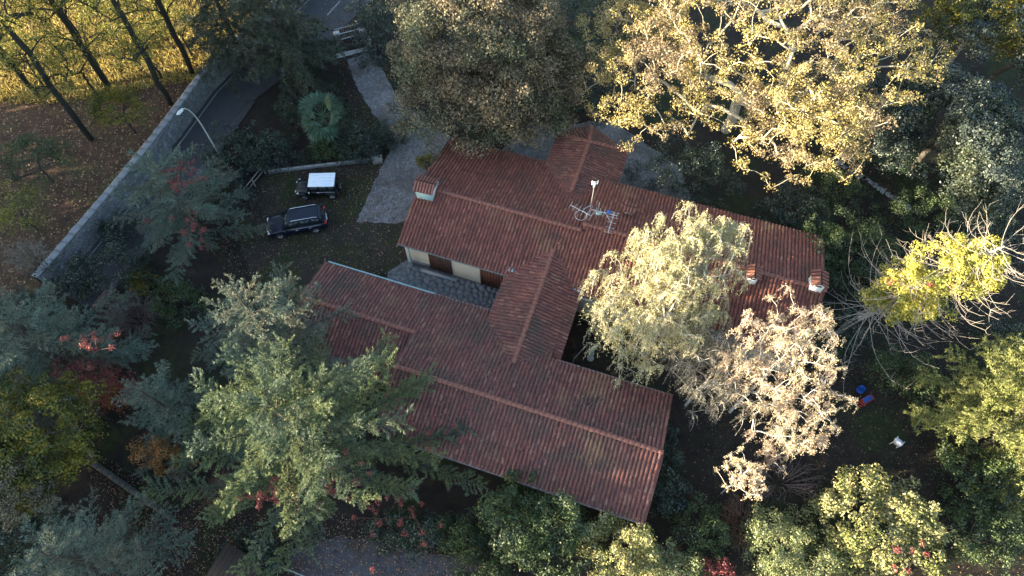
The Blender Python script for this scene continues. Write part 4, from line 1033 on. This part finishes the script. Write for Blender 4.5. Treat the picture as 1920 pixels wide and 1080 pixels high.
# --- big cedar group, lower left
CG = 'conifers round the villa'
plant('cedar_tree', B(618, 872, 0), 'big spreading cedar beside the front roof, sunlit on its left side', 'tree',
      conifer(1, 13.8, 9.2, 'lf_cedar', nb=66, z0=.14, shape=.55, droop=.12, upturn=.12, irregular=.38, hang=.10, r0=.42, tuft=.13, width=.22, sub_step=.24, sub_len=.27, spread=.07, start=.15, tuft_step=.0095, sub_max=.8), CG)
plant('cedar_tree', B(556, 698, 0), 'grey-green cedar left of the lower roof end, behind the sunlit cedar', 'tree',
      conifer(2, 12, 5.4, 'lf_cedar_blue', nb=60, z0=.12, shape=.58, droop=.14, upturn=.14, irregular=.45, hang=.08, sub_step=.26, sub_len=.28, spread=.07, tuft=.13, width=.22, tuft_step=.0115, sub_max=.8), CG)
plant('cedar_tree', B(368, 805, 0), 'smaller cedar on the left flank of the sunlit cedar', 'tree',
      conifer(3, 8, 3.8, 'lf_cedar_blue', nb=46, shape=.6, droop=.18, irregular=.45, sub_step=.26, sub_len=.28, spread=.07, tuft=.13, width=.22, tuft_step=.0115, sub_max=.8), CG)
# --- conifers at the left and bottom left
plant('fir_tree', B(178, 715, 0), 'blue-green fir with red creeper at the left edge', 'tree',
      conifer(4, 11.5, 5.6, 'lf_cedar_blue', nb=60, shape=.58, droop=.2, irregular=.45, sub_step=.26, sub_len=.28, spread=.07, tuft=.13, width=.22, tuft_step=.0115, sub_max=.8), CG)
plant('fir_tree', B(388, 448, 0), 'ragged fir with red creeper standing against the road wall', 'tree',
      conifer(5, 10, 4.9, 'lf_cedar_blue', nb=56, shape=.6, droop=.22, irregular=.5, sub_step=.26, sub_len=.28, spread=.07, tuft=.13, width=.22, tuft_step=.0115, sub_max=.8), CG)
plant('fir_tree', B(265, 1075, 0), 'dark fir with a pale tip in the bottom left corner', 'tree',
      conifer(6, 10.5, 4.9, 'lf_cedar_blue', nb=60, shape=.6, droop=.2, irregular=.4, sub_step=.28, sub_len=.28, spread=.07, tuft=.13, width=.22, tuft_step=.013, sub_max=.8), CG)
# --- dark conifers at the top, left of the drive
plant('fir_tree', B(462, 125, 0), 'tall dark fir at the top edge beside the park trunks', 'tree',
      conifer(7, 17, 4.6, 'lf_fir_dark', nb=80, sub_max=1.4, shape=.6, droop=.35, upturn=.1, hang=.3, tuft=.27), CG)
plant('fir_tree', B(565, 165, 0), 'drooping dark fir over the road, left of the gateway', 'tree',
      conifer(8, 15, 4.9, 'lf_fir_dark', nb=80, sub_max=1.4, shape=.6, droop=.35, upturn=.1, hang=.3, tuft=.27), CG)
# --- yellow-green conifer on the right
plant('yew_tree', B(1835, 815, 0), 'bright yellow-green conifer at the right edge', 'tree',
      conifer(9, 10.5, 5.4, 'lf_yellowfir', nb=84, z0=.08, shape=.5, droop=.12, upturn=.05, sub_step=.24, irregular=.34, spread=.08, width=.26, tuft=.15, tuft_step=.015, sub_max=.9), CG)
# --- the great plane tree
pb0 = B(1372, 215, 2)
plant('plane_tree', pb0, 'huge golden plane tree with bare pale limbs behind the villa', 'tree',
      broadleaf(11, 18, [((0, .5, 10.5), (12.2, 9.5, 6.8), 6), ((-8.5, -2, 8.0), (5.0, 6, 5), 1.6), ((3.5, -5.5, 6.5), (5.5, 5.0, 5), 2)], 1600, .16, 62, .5, 'lf_plane', 'bark_pale', r_max=.55, trunk_to=.22, inner=.4, top=-.45, r_tip=.021, lift=.18, face=.4), 'broadleaved trees')
plant('lime_tree', B(908, 82, 8.5), 'dense grey-brown tree overhanging the rear of the main roof', 'tree',
      broadleaf(12, 14, [((0, 0, 8.2), (7.0, 6.4, 5.6), 5), ((-1.5, -2.5, 5), (5.8, 4.6, 4), 2), ((2.5, -2.0, 5.0), (4.5, 4.4, 4), 2)], 800, .20, 130, .85, 'lf_brown', 'bark_dark', r_max=.4, trunk_to=.3, inner=.66, top=-.45, droop=.4, flat=.9), 'broadleaved trees')
hl = []
rng = np.random.default_rng(77)
for k in range(34):
    a = rng.random() * 2 * PI; f = math.sqrt(rng.random()); hl.append(((math.cos(a) * 6.6 * f, math.sin(a) * 6.6 * f, 7.4 - 3.8 * f * f + rng.normal() * .5), (1.7, 1.7, 1.5), 1))
plant('holm_oak', B(1765, 250, 5), 'dark lumpy evergreen oak filling the upper right', 'tree',
      broadleaf(13, 11, hl, 600, .175, 115, .72, 'lf_holm', 'bark_dark', r_max=.35, trunk_to=.3, inner=.72, top=-.1), 'broadleaved trees')
plant('holm_oak', B(1890, 110, 5), 'second dark evergreen oak cut by the right edge, higher up', 'tree',
      broadleaf(14, 11, hl[:20], 360, .175, 110, .72, 'lf_holm', 'bark_dark', r_max=.35, trunk_to=.3, inner=.72, top=-.1), 'broadleaved trees')
plant('holm_oak', B(1640, 235, 2.5), 'low dark evergreen oak half under the plane tree', 'tree',
      broadleaf(16, 6, [((x * .5, y * .5, z * .62), r_, 1) for (x, y, z), r_, _ in hl[:14]], 220, .16, 120, .66, 'lf_holm', 'bark_dark', r_max=.2, trunk_to=.3, inner=.72, top=-.1), 'broadleaved trees')
plant('maple_tree', B(1850, 25, 6), 'yellow-green tree at the top right corner behind the oaks', 'tree',
      broadleaf(15, 9, [((0, 0, 6), (4.8, 4.5, 3.2), 1)], 260, .18, 90, .6, 'lf_lime', 'bark_grey', trunk_to=.35, inner=.6), 'broadleaved trees')
# --- birches
b1 = B(1215, 662, 0)
plant('birch_tree', b1, 'weeping birch with a sunlit top in front of the long wing', 'tree',
      weeping(21, 13, [((1.4, 2.8, 10.0), (3.8, 3.0, 2.2), 3.2), ((-.7, .2, 8.0), (4.5, 3.7, 2.8), 3.4), ((-.6, -.8, 5.4), (4.5, 3.5, 2.2), 2.4)], 370, 10, 1.5, .092, 'lf_birch1', 'bark_white', trunk=[(0, 0, 0), (.05, .05, 2), (.1, .1, 4), (.3, .2, 6), (.4, .3, 8), (.7, .9, 9.5), (.8, 1.6, 11)], per_m=21), 'birches by the side court')
b2 = B(1368, 772, 0)
plant('birch_tree', b2, 'pale birch with white trunk, fully in the sun', 'tree',
      weeping(22, 12, [((.8, 1.3, 10.0), (3.5, 2.6, 2.0), 2.4), ((1.3, -.2, 7.6), (3.9, 3.0, 2.4), 3.4), ((2.0, -2.4, 5.4), (2.8, 2.2, 2.0), 2.0), ((1.6, -4.0, 3.8), (1.6, 1.3, 1.3), .5), ((-1.6, .8, 7.6), (1.6, 1.6, 1.4), .7)], 250, 6, 1.25, .085, 'lf_birch2', 'bark_white', trunk=[(0, 0, 0), (.1, .05, 2), (.2, .1, 4), (.5, .3, 6), (.8, .6, 8), (1.1, .9, 10), (1.3, 1.1, 11.5)], per_m=30, drop=.75), 'birches by the side court')
b3 = B(1352, 925, 0)
plant('birch_tree', b3, 'small brownish birch below the pale one', 'tree',
      weeping(23, 6, [((.2, .2, 4.6), (1.5, 1.3, 1.4), 1)], 42, 6, .8, .10, 'lf_birch2', 'bark_white', r_max=.1, trunk=[(0, 0, 0), (0, .05, 1.5), (.1, .1, 3), (.2, .2, 4.6)], per_m=24), 'birches by the side court')
b4 = B(1285, 760, 0)
plant('birch_tree', b4, 'thin grey half-bare birch between the two larger ones', 'tree',
      weeping(24, 7, [((.6, .8, 5.6), (3.0, 3.2, 2.6), 1)], 200, 7, 1.4, .085, 'lf_grey', 'bark_white', r_max=.12, trunk=[(0, 0, 0), (.1, .05, 2), (.3, .1, 4), (.5, .2, 5.6)], per_m=20), 'birches by the side court')
# --- dead tree wrapped in ivy
def dead_tree():
    rng = np.random.default_rng(31); base = np.array(B(1575, 622, 0)); w_ = MB(); lf = MB()
    top = at(1885, 458, 12.5) - base; s = np.linspace(0, 1, 9)
    tr = np.c_[top[0] * s ** 1.3, top[1] * s ** 1.2, top[2] * s] + rng.normal(size=(9, 3)) * .06
    w_.tube(tr, np.linspace(.22, .05, 9), 8)
    for k in range(150):
        u = .2 + .8 * (k + rng.random()) / 150; o = np.array([np.interp(u, s, tr[:, a]) for a in range(3)])
        az = k * 2.4 + rng.normal() * .4; L = rng.uniform(2.6, 5.6) * (1.15 - .55 * u); n = 8; q = np.linspace(0, 1, n)
        bend = rng.normal() * .5; sag = rng.uniform(.3, .85) * (1.15 - u * .6)
        x = L * q; y = bend * L * q ** 2 * .5; z = L * (.15 * q - sag * q ** 1.5 + rng.uniform(.25, .6) * q ** 4)
        P = o + np.c_[math.cos(az) * x - math.sin(az) * y, math.sin(az) * x + math.cos(az) * y, z] + rng.normal(size=(n, 3)) * .04 * q[:, None]
        P[:, 2] = np.maximum(P[:, 2], .3); w_.tube(P, np.linspace(.027, .007, n), 4)
        for b_ in range(7):
            i = rng.integers(2, n); d = unit(P[i] - P[i - 1]); e = unit(d * .6 + rdir(rng, 1)[0] * .8 + [0, 0, .2]) * rng.uniform(.2, .9)
            w_.tube([P[i], P[i] + e * .5 + rng.normal(size=3) * .04, P[i] + e + [0, 0, .1]], [.011, .008, .004], 3)
    ci = []
    for k in range(190):
        u = rng.uniform(.36, .9); o = np.array([np.interp(u, s, tr[:, a]) for a in range(3)]); rr = 2.35 * max(.05, math.sin(PI * (u - .28) / .70)) ** .7
        ci.append(o + rdir(rng, 1)[0] * [1, 1, .8] * rr * rng.uniform(.45, 1.2))
    clump_leaves(lf, rng, np.array(ci), .5 * rng.uniform(.6, 1.3, len(ci)), 120, .15, .9, .75, .2)
    ci2 = np.array(ci)[rng.integers(0, len(ci), 5)] + [0, -.3, -.3]; l2 = MB(); clump_leaves(l2, rng, ci2, .3, 60, .13)
    return base, [('trunk', w_.mesh('trunk', M['deadwood'], True)), ('ivy', lf.mesh('ivy', M['lf_ivy'])), ('red_creeper', l2.mesh('red_creeper', M['lf_red']))]
base, parts = dead_tree()
plant('dead_tree', base, 'bleached dead tree with radiating bare branches and yellow ivy', 'tree', parts)
# --- park trees at the upper left: tall dark trunks
def park_tree(seed, bu, bv, tu, tv, H, label, two=False, crown=True, n=110):
    rng = np.random.default_rng(seed); base = at(bu, bv, 0); top = at(tu, tv, 10.0) - base; lean = top[:2] * (H / 10.0)
    lean = np.clip(lean, -3, 3)
    H = H * 1.15; zt = H * .8
    trunk = [np.array([lean[0] * k / 9 * .8, lean[1] * k / 9 * .8, zt * k / 9]) + (rng.normal(size=3) * [.07, .07, 0] if k else 0) for k in range(10)]
    c = np.array([lean[0] * .85, lean[1] * .85, H * .86]); tips = np.vstack([shell(rng, n, c, (3.4, 3.4, H * .2), .3, -.9), shell(rng, n // 3, (lean[0] * .5, lean[1] * .5, H * .48), (2.8, 2.8, H * .14), .5, -.9)])
    A, R, paths = skeleton(rng, trunk, tips, .034, .36, lift=.25); w_ = MB(); wood(w_, A, R, paths); lf = MB()
    clump_leaves(lf, rng, tips, .6 * rng.uniform(.6, 1.3, len(tips)), 48, .15, .8, .6, .2, .4)
    plant('park_tree', base, label, 'tree', [('trunk', w_.mesh('trunk', M['bark_shaded'], True)), ('crown', lf.mesh('crown', M['lf_park']))], 'tall trees in the park beyond the road')
park_tree(41, 172, 262, 62, 112, 17, 'thick leaning park tree, its foot nearest the road wall on the left')
park_tree(42, 214, 178, 120, 50, 17, 'park tree whose straight dark trunk crosses the sunlit grass')
park_tree(43, 320, 195, 245, 55, 16, 'park tree with forked slender trunk nearest the stone wall')
park_tree(44, 360, 137, 300, 40, 17, 'park tree rising beside the dark fir at the top')
park_tree(45, 70, 178, -20, 40, 18, 'park tree at the left edge with dark shaded trunk')
park_tree(46, 205, 160, 148, 55, 12, 'thin young park tree with a wavy stem', n=40)
park_tree(47, 20, 130, -60, 10, 17, 'park tree cut off by the upper left edge')
plant('understory_tree', B(220, 205, 3), 'small yellow-green tree under the tall park trunks', 'tree',
      broadleaf(48, 5, [((0, 0, 3.2), (2.2, 1.8, 1.6), 1)], 90, .14, 60, .45, 'lf_lime', 'bark_dark', r_max=.1, trunk_to=.4), 'small park trees')
for i, (u, v, lab) in enumerate([(140, 120, 'young yellow-leafed tree between the park trunks, in the sun'), (270, 90, 'young green tree among the park trunks nearest the dark fir'), (40, 110, 'young tree in the sun at the upper left edge'), (330, 50, 'small leafy tree in front of the dark fir at the top'), (200, 40, 'young tree on the sunlit grass at the top edge')]):
    plant('young_tree', B(u, v, 3.5), lab, 'tree', broadleaf(60 + i, 6, [((0, 0, 4.0), (2.3, 2.1, 2.0), 1)], 90, .13, 40, .5, 'lf_park', 'bark_shaded', r_max=.1, trunk_to=.4, inner=.3), 'small park trees')
plant('understory_tree', B(60, 300, 3), 'small dull green tree in the shade at the far left', 'tree',
      broadleaf(49, 5, [((0, 0, 3.0), (3.2, 2.2, 1.8), 1)], 90, .14, 50, .5, 'lf_green', 'bark_dark', r_max=.1, trunk_to=.4), 'small park trees')
plant('understory_tree', B(25, 390, 3), 'thin shaded sapling at the left edge below the park trees', 'tree',
      broadleaf(50, 5, [((0, 0, 3.0), (2.4, 2.2, 1.8), 1)], 60, .14, 40, .5, 'lf_park', 'bark_dark', r_max=.1, trunk_to=.4), 'small park trees')
# --- left edge
plant('hazel_tree', B(70, 805, 6), 'green and yellow leafed tree at the left edge, below the fir', 'tree',
      broadleaf(51, 8, [((0, 0, 5.4), (3.4, 3.4, 2.6), 2), ((-1, -2.2, 4.2), (2.6, 2.4, 2.4), 1)], 260, .17, 90, .55, 'lf_lime', 'bark_grey', r_max=.2, trunk_to=.35, inner=.6), 'broadleaved trees')
plant('hazel_tree', B(20, 905, 5), 'greyish leafed tree cut by the left edge near the bottom', 'tree',
      broadleaf(52, 7, [((0, 0, 4.8), (2.4, 2.2, 2.2), 1)], 130, .15, 80, .5, 'lf_brown', 'bark_grey', r_max=.16, trunk_to=.35, inner=.6), 'broadleaved trees')
# --- shrubs
SH = [  # u, v, z, (rx, ry, h), clumps, per, leaf, clump radius, material, label
 (1098, 150, 2.0, (2.0, 3.4, 3.6), 110, 90, .13, .5, 'lf_dark', 'dark shrub between the grey-brown tree and the plane tree'),
 (1085, 30, 2.0, (2.4, 3.4, 3.8), 110, 90, .13, .5, 'lf_dark', 'dark shrub at the top edge left of the plane tree'),
 (700, 52, 2.5, (2.0, 3.0, 4.2), 120, 90, .14, .5, 'lf_dark', 'dark evergreen shrub to the right of the gateway'),
 (430, 285, 1.5, (2.3, 2.2, 2.8), 90, 80, .13, .45, 'lf_dark', 'dark shrub at the foot of the street lamp'),
 (500, 275, 1.5, (2.2, 2.0, 2.6), 90, 80, .13, .45, 'lf_dark', 'dark shrub left of the palm behind the garden wall'),
 (425, 355, 1.2, (1.9, 1.8, 2.2), 70, 80, .12, .4, 'lf_dark', 'dark shrub above the slanting rail fence'),
 (668, 262, 1.6, (1.9, 1.7, 2.6), 110, 90, .11, .4, 'lf_dark', 'glossy blue-green shrub beside the palm'),
 (733, 252, 1.1, (1.15, 1.15, 1.9), 70, 90, .09, .3, 'lf_dark', 'rounded dark box bush at the edge of the drive'),
 (620, 275, 1.3, (1.7, 1.2, 2.2), 70, 80, .12, .4, 'lf_green', 'green shrub below the palm'),
 (560, 200, 1.5, (1.8, 1.6, 2.4), 60, 70, .13, .45, 'lf_fir_dark', 'shaded shrub under the drooping fir'),
 (800, 300, .6, (.8, .7, .9), 30, 60, .10, .3, 'lf_lime', 'small bright green shrub at the gable of the main roof'),
 (205, 500, 1.8, (2.8, 2.2, 3.0), 110, 80, .13, .5, 'lf_dark', 'dark green shrub mass at the foot of the road wall'),
 (270, 535, .8, (1.1, 1.0, 1.4), 40, 70, .12, .35, 'lf_lime', 'bright green low shrub left of the grey-green cedar'),
 (1290, 318, 2.2, (3.4, 2.4, 4.0), 150, 90, .13, .5, 'lf_dark', 'dark evergreen shrub under the plane tree'),
 (1600, 455, 1.8, (3.4, 2.4, 3.2), 150, 80, .13, .5, 'lf_green', 'green shrub at the end of the long wing'),
 (1500, 395, 1.6, (2.6, 2.0, 2.8), 100, 80, .13, .5, 'lf_dark', 'shaded shrub behind the long wing'),
 (1250, 880, 1.4, (1.1, 3.2, 2.8), 110, 80, .12, .42, 'lf_dark', 'dark hedge along the right end of the front roof'),
 (1320, 1000, 1.4, (1.6, 1.8, 2.6), 80, 90, .12, .4, 'lf_green', 'green bush left of the russet twigs'),
 (1010, 985, 3.0, (3.3, 2.6, 5.2), 230, 100, .15, .5, 'lf_green', 'large leafy bush in front of the front roof, half sunlit'),
 (1168, 1030, 2.6, (2.1, 1.9, 4.4), 150, 100, .14, .42, 'lf_shrubpale', 'sunlit pale bush right of the large leafy one'),
 (1455, 1020, 2.4, (1.5, 2.0, 4.2), 130, 110, .11, .4, 'lf_pale', 'pale grey-green bush, tallest and leftmost of the sunlit pair'),
 (1530, 1055, 1.8, (1.5, 1.4, 3.2), 90, 100, .11, .38, 'lf_pale', 'lower pale bush beside the grey-green one'),
 (1660, 985, 2.6, (3.7, 2.9, 4.6), 260, 100, .16, .42, 'lf_shrubpale', 'wide sunlit olive shrub at the bottom right'),
 (1840, 885, 1.5, (2.4, 1.8, 2.6), 90, 90, .13, .45, 'lf_green', 'shaded green bush under the yellow-green conifer'),
 (1850, 1000, 1.6, (2.2, 2.0, 2.8), 100, 90, .13, .45, 'lf_green', 'dull green bush in the bottom right corner'),
 (1910, 930, 1.6, (1.8, 2.0, 2.6), 80, 80, .13, .45, 'lf_dark', 'dark bush cut by the right edge near the bottom'),
 (770, 1000, 1.2, (2.4, 1.3, 2.0), 90, 80, .12, .42, 'lf_dark', 'low blue-green bush between cedar and garden path'),
 (860, 1005, 1.2, (1.5, 1.1, 2.2), 70, 80, .12, .42, 'lf_green', 'low green bush left of the large leafy one'),
 (905, 1075, 1.2, (1.8, 1.1, 2.2), 70, 80, .12, .42, 'lf_green', 'green bush at the bottom edge right of the garden path'),
 (1270, 1065, 1.4, (1.8, 1.3, 2.6), 80, 90, .12, .42, 'lf_pale', 'light green bush at the bottom edge, under the small birch'),
 (1345, 1070, 1.2, (1.0, .9, 2.2), 40, 80, .12, .35, 'lf_red', 'red-leaved bush at the bottom edge'),
 (30, 1010, 2.0, (2.6, 2.2, 3.6), 110, 80, .14, .5, 'lf_dark', 'dark bush in the shaded bottom left corner'),
 (165, 705, 4.5, (2.0, 1.2, 6.2), 80, 70, .12, .4, 'lf_red', 'red creeper mass below the fir at the left edge'),
 (300, 848, 2.4, (1.3, 1.0, 4.0), 60, 90, .11, .38, 'lf_orange', 'orange-leaved shrub at the foot of the smaller cedar'),
 (212, 735, 1.8, (.9, .8, 3.0), 34, 80, .11, .36, 'lf_orange', 'small orange shrub next to the red creeper'),
 (1560, 620, 1.4, (2.2, 1.8, 2.6), 90, 80, .12, .45, 'lf_dark', 'dark bush between the pale birch and the dead tree'),
 (1700, 700, 1.2, (2.4, 1.8, 2.2), 90, 80, .12, .45, 'lf_green', 'green bush under the hanging branches of the dead tree'),
 (1560, 350, 1.2, (2.6, 2.0, 2.0), 80, 80, .12, .45, 'lf_green', 'shaded bush beside the stepping stones'),
 (1440, 450, 1.0, (2.6, 1.2, 2.0), 70, 80, .12, .4, 'lf_green', 'bush close behind the tiles of the long wing'),
 (1740, 400, 1.2, (3.0, 2.0, 2.2), 90, 80, .12, .45, 'lf_green', 'shaded bush behind the dead tree'),
 (1850, 430, 1.2, (3.0, 2.0, 2.2), 90, 80, .12, .45, 'lf_dark', 'dark bush right of the dead tree under the oaks'),
 (330, 560, 1.2, (1.8, 1.6, 2.2), 70, 80, .12, .42, 'lf_green', 'shaded bush between road wall fir and grey-green cedar'),
 (100, 560, 1.6, (2.4, 2.0, 3.0), 90, 80, .13, .5, 'lf_dark', 'dark bush at the lower end of the road wall'),
 (220, 430, 1.0, (1.4, 1.2, 2.0), 60, 80, .12, .42, 'lf_dark', 'dark bush on the near side of the road'),
 (470, 1050, 1.2, (1.8, 1.3, 2.0), 80, 90, .12, .42, 'lf_dark', 'dark low bush behind the brown shed roof'),
 (1905, 30, 1.6, (2.6, 2.2, 3.2), 90, 80, .13, .5, 'lf_dark', 'dark bush at the top right corner'),
 (1860, 320, 1.4, (3.0, 2.2, 2.8), 100, 80, .13, .5, 'lf_dark', 'dark bush in front of the evergreen oaks at the right'),
 (1548, 470, 2.2, (1.7, 2.2, 3.8), 90, 90, .12, .45, 'lf_green', 'leafy bush overlapping the far corner of the long wing'),
 (1640, 540, 1.2, (2.2, 1.8, 2.4), 80, 70, .12, .45, 'lf_green', 'shaded bush at the foot of the dead tree'),
 (1885, 640, 1.2, (2.0, 1.6, 2.4), 70, 70, .12, .45, 'lf_dark', 'shaded bush between dead tree and yellow-green conifer'),
 (1700, 300, 1.2, (2.2, 1.6, 2.2), 70, 70, .12, .45, 'lf_dark', 'shaded bush at the left foot of the evergreen oak'),
]
for i, (u, v, z, rad, nc, per, lf_, cr_, m_, lab) in enumerate(SH):
    plant('shrub', B(u, v, z), lab, 'shrub', bush(100 + i, rad, nc, int(per * .7), lf_ * 1.14, cr_, m_), 'shrubs in the garden')
for i, (u, v, rad, n_, m_, lab) in enumerate([
    (1385, 985, (1.5, 1.9, 1.9), 110, 'twig_brown', 'leafless russet shrub below the small birch'),
    (262, 600, (2.6, 1.9, 2.0), 150, 'twig', 'purple-grey leafless thicket left of the grey-green cedar'),
    (70, 492, (2.2, 1.5, 2.2), 80, 'bark_grey', 'bare whitish shrub at the end of the road wall'),
    (170, 790, (1.4, 1.2, 1.8), 70, 'twig', 'leafless brown shrub beside the yellow-leafed tree'),
    (1465, 905, (2.6, 1.6, 1.4), 80, 'twig', 'faint leafless brush on the dark lawn'),
    (430, 930, (1.6, 1.2, 2.2), 90, 'twig_brown', 'leafless reddish brush under the sunlit cedar')]):
    plant('bare_shrub', B(u, v, 0), lab, 'shrub', twigs(200 + i, rad, n_, m_), 'leafless shrubs')
# --- red creeper strands in the conifers
for i, (u, v, z, n_, sp, lab) in enumerate([(330, 325, 8.2, 30, 1.0, 'red creeper climbing through the fir by the road wall'), (365, 425, 6, 18, 1.0, 'red creeper low on the fir by the road wall'), (625, 895, 7.2, 24, 1.2, 'red creeper in the middle of the sunlit cedar'),
                                      (745, 965, 4.4, 24, 1.4, 'red creeper at the lower right skirt of the sunlit cedar'), (515, 925, 8.0, 22, .6, 'red creeper on the sunlit cedar, lower left'), (170, 640, 9.0, 16, 1.0, 'red creeper high on the fir at the left edge'), (830, 830, 5.6, 8, .9, 'red creeper tips beside the front roof'),
                                      (1690, 1045, 4.0, 8, .7, 'red sprigs on the wide olive shrub')]):
    rng = np.random.default_rng(300 + i); p = at(u, v, z); c = rng.normal(size=(n_, 3)) * [sp, sp * .7, .5]; lf = MB(); clump_leaves(lf, rng, c, .2, 34, .12)
    w_ = MB(); o_ = c[np.argsort(c[:, 0])]; w_.tube(np.vstack([[[0, 0, -z]], [[0, 0, -z * .4]], o_[::3]]), .012, 3)
    plant('creeper', p, lab, 'creeper', [('stem', w_.mesh('stem', M['twig_brown'])), ('leaves', lf.mesh('leaves', M['lf_red']))], 'red creepers')
# --- fan palm
def palm():
    rng = np.random.default_rng(61); w_ = MB(); w_.tube([(0, 0, 0), (.05, 0, 1.2), (0, .05, 2.3)], [.2, .18, .15], 8); parts = [('trunk', w_.mesh('trunk', M['bark_dark'], True))]
    for k in range(26):
        az = k * 2.4 + rng.normal() * .2; el = rng.uniform(-.5, 1.15); d = np.array([math.cos(az) * math.cos(el), math.sin(az) * math.cos(el), math.sin(el)]); L = rng.uniform(.8, 1.15); hub = np.array([0, 0, 2.3]) + d * L
        sd_ = unit(np.cross(d, [0, 0, 1.0])); up_ = np.cross(sd_, d); lf = MB(); lf.tube([(0, 0, 2.25), hub], [.022, .015], 4)
        n = 22; a = np.linspace(-1.9, 1.9, n); D = d * np.cos(a)[:, None] + sd_ * np.sin(a)[:, None] + np.outer(np.abs(a) * -.08, up_); leaf_quads(lf, rng, np.repeat(hub[None], n, 0), D - [0, 0, .12], np.repeat(up_[None], n, 0) + rdir(rng, n) * .15, rng.uniform(.55, .75, n), .16)
        parts.append(('frond', lf.mesh('frond', M['lf_palm'])))
    return parts
plant('palm_tree', B(608, 228, 2.5), 'fan palm with green fronds behind the garden wall', 'palm', palm(), scale=1.35)

# --- unseen trees added left of the picture only to shade house and garden
far = broadleaf(91, 18, [((0, 0, 6), (4.6, 4.6, 6), 3), ((0, 0, 11.5), (4.4, 4.4, 6.5), 4)], 420, .55, 34, 1.1, 'lf_dark', 'bark_dark', r_max=.4, trunk_to=.6, inner=.3, top=-.9)
rng = np.random.default_rng(92)
for k in range(12):
    y = -14 + 4.4 * k
    r_ = plant('shade_tree', (-64 + rng.normal() * 1.5, y + rng.normal() * .8, 0), 'tall dark tree added out of view on the left to shade the house', 'tree', far, 'row of added shade trees', rng.random() * 6, (1.05, 1.05, rng.uniform(.98, 1.06) * (.8 if y < -8 else (1.2 if y > 19 else 1))))

# --- fallen leaves and grass on the ground
def scatter(name, label, cat, poly, n, size, mat, seed, z=.02, up=.9, asp=.65, clump=0):
    rng = np.random.default_rng(seed); q = np.array([tuple(p)[:2] for p in poly]); a, b = q.min(0), q.max(0)
    P = a + rng.random((n * 2, 2)) * (b - a); P = P[inside(P[:, 0], P[:, 1], [tuple(x) for x in q])][:n]; m_ = len(P)
    mb = MB(); W = np.c_[P, rng.uniform(.015, .05, m_) + z]
    if cat == 'grass': D = unit(rdir(rng, m_) * [.8, .8, .1] + np.array([0, 0, .7])); N = rdir(rng, m_)
    else: D = rdir(rng, m_) * [1, 1, .3]; N = unit(rdir(rng, m_) * .5 + np.array([0, 0, up]))
    if cat == 'grass': needle_tris(mb, W, D, N, size * rng.uniform(.5, 1.4, m_), asp)
    else: leaf_quads(mb, rng, W, D, N, size * rng.uniform(.5, 1.4, m_), asp)
    tag(mb.build(name, M[mat]), label, cat, kind='stuff')
PARK = [(-72, 30), (-38, 24), (-34.6, 26), (-30, 37), (-27.6, 44.6), (-22, 55), (-20, 62), (-72, 66)]
scatter('park_leaves', 'fallen brown leaves on the park floor beyond the road', 'leaves', PARK, 30000, .17, 'litter_gold', 401)
scatter('park_grass', 'tall yellowing grass in the sunlit part of the park', 'grass', [(-72, 43), (-40, 43), (-27.8, 46), (-22, 56), (-20, 62), (-72, 66)], 64000, .45, 'grass', 402, asp=.12)
scatter('yard_leaves', 'fallen leaves on the yard round the parked cars', 'leaves', [at(440, 400), at(500, 325), at(722, 302), at(760, 420), at(770, 520), at(600, 500), at(470, 560), at(400, 480)], 2600, .11, 'litter', 403)
scatter('garden_leaves', 'fallen leaves on the garden path at the bottom', 'leaves', [at(160, 840), at(400, 960), at(640, 960), at(900, 1030), at(960, 1120), at(200, 1120)], 7000, .10, 'litter', 404)
scatter('lawn_leaves', 'fallen leaves over the dark lawn on the right', 'leaves', [(12, 4), (34, 4), (44, 20), (48, 40), (28, 42), (26, 22), (12, 14)], 3500, .10, 'litter', 405)
scatter('rear_leaves', 'fallen leaves on the paving behind the villa', 'leaves', [st2(2, 10), st2(20, 10), st2(17, 18), st2(6, 18)], 1600, .12, 'litter_gold', 406)
scatter('drive_leaves', 'stray fallen leaves along the drive and the road gate', 'leaves', [(-20, 58), (-13, 58), (-12, 49), (-5, 40), (-8, 30), (-13, 30), (-16, 48)], 3600, .10, 'litter', 407)
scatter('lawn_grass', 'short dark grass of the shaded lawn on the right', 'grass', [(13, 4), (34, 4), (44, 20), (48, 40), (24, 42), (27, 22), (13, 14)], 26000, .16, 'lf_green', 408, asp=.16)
scatter('yard_grass', 'thin worn grass round the parked cars', 'grass', [at(440, 400), at(500, 330), at(700, 310), at(660, 420), at(760, 520), at(600, 500), at(470, 560), at(400, 480)], 9000, .12, 'lf_green', 409, asp=.16)
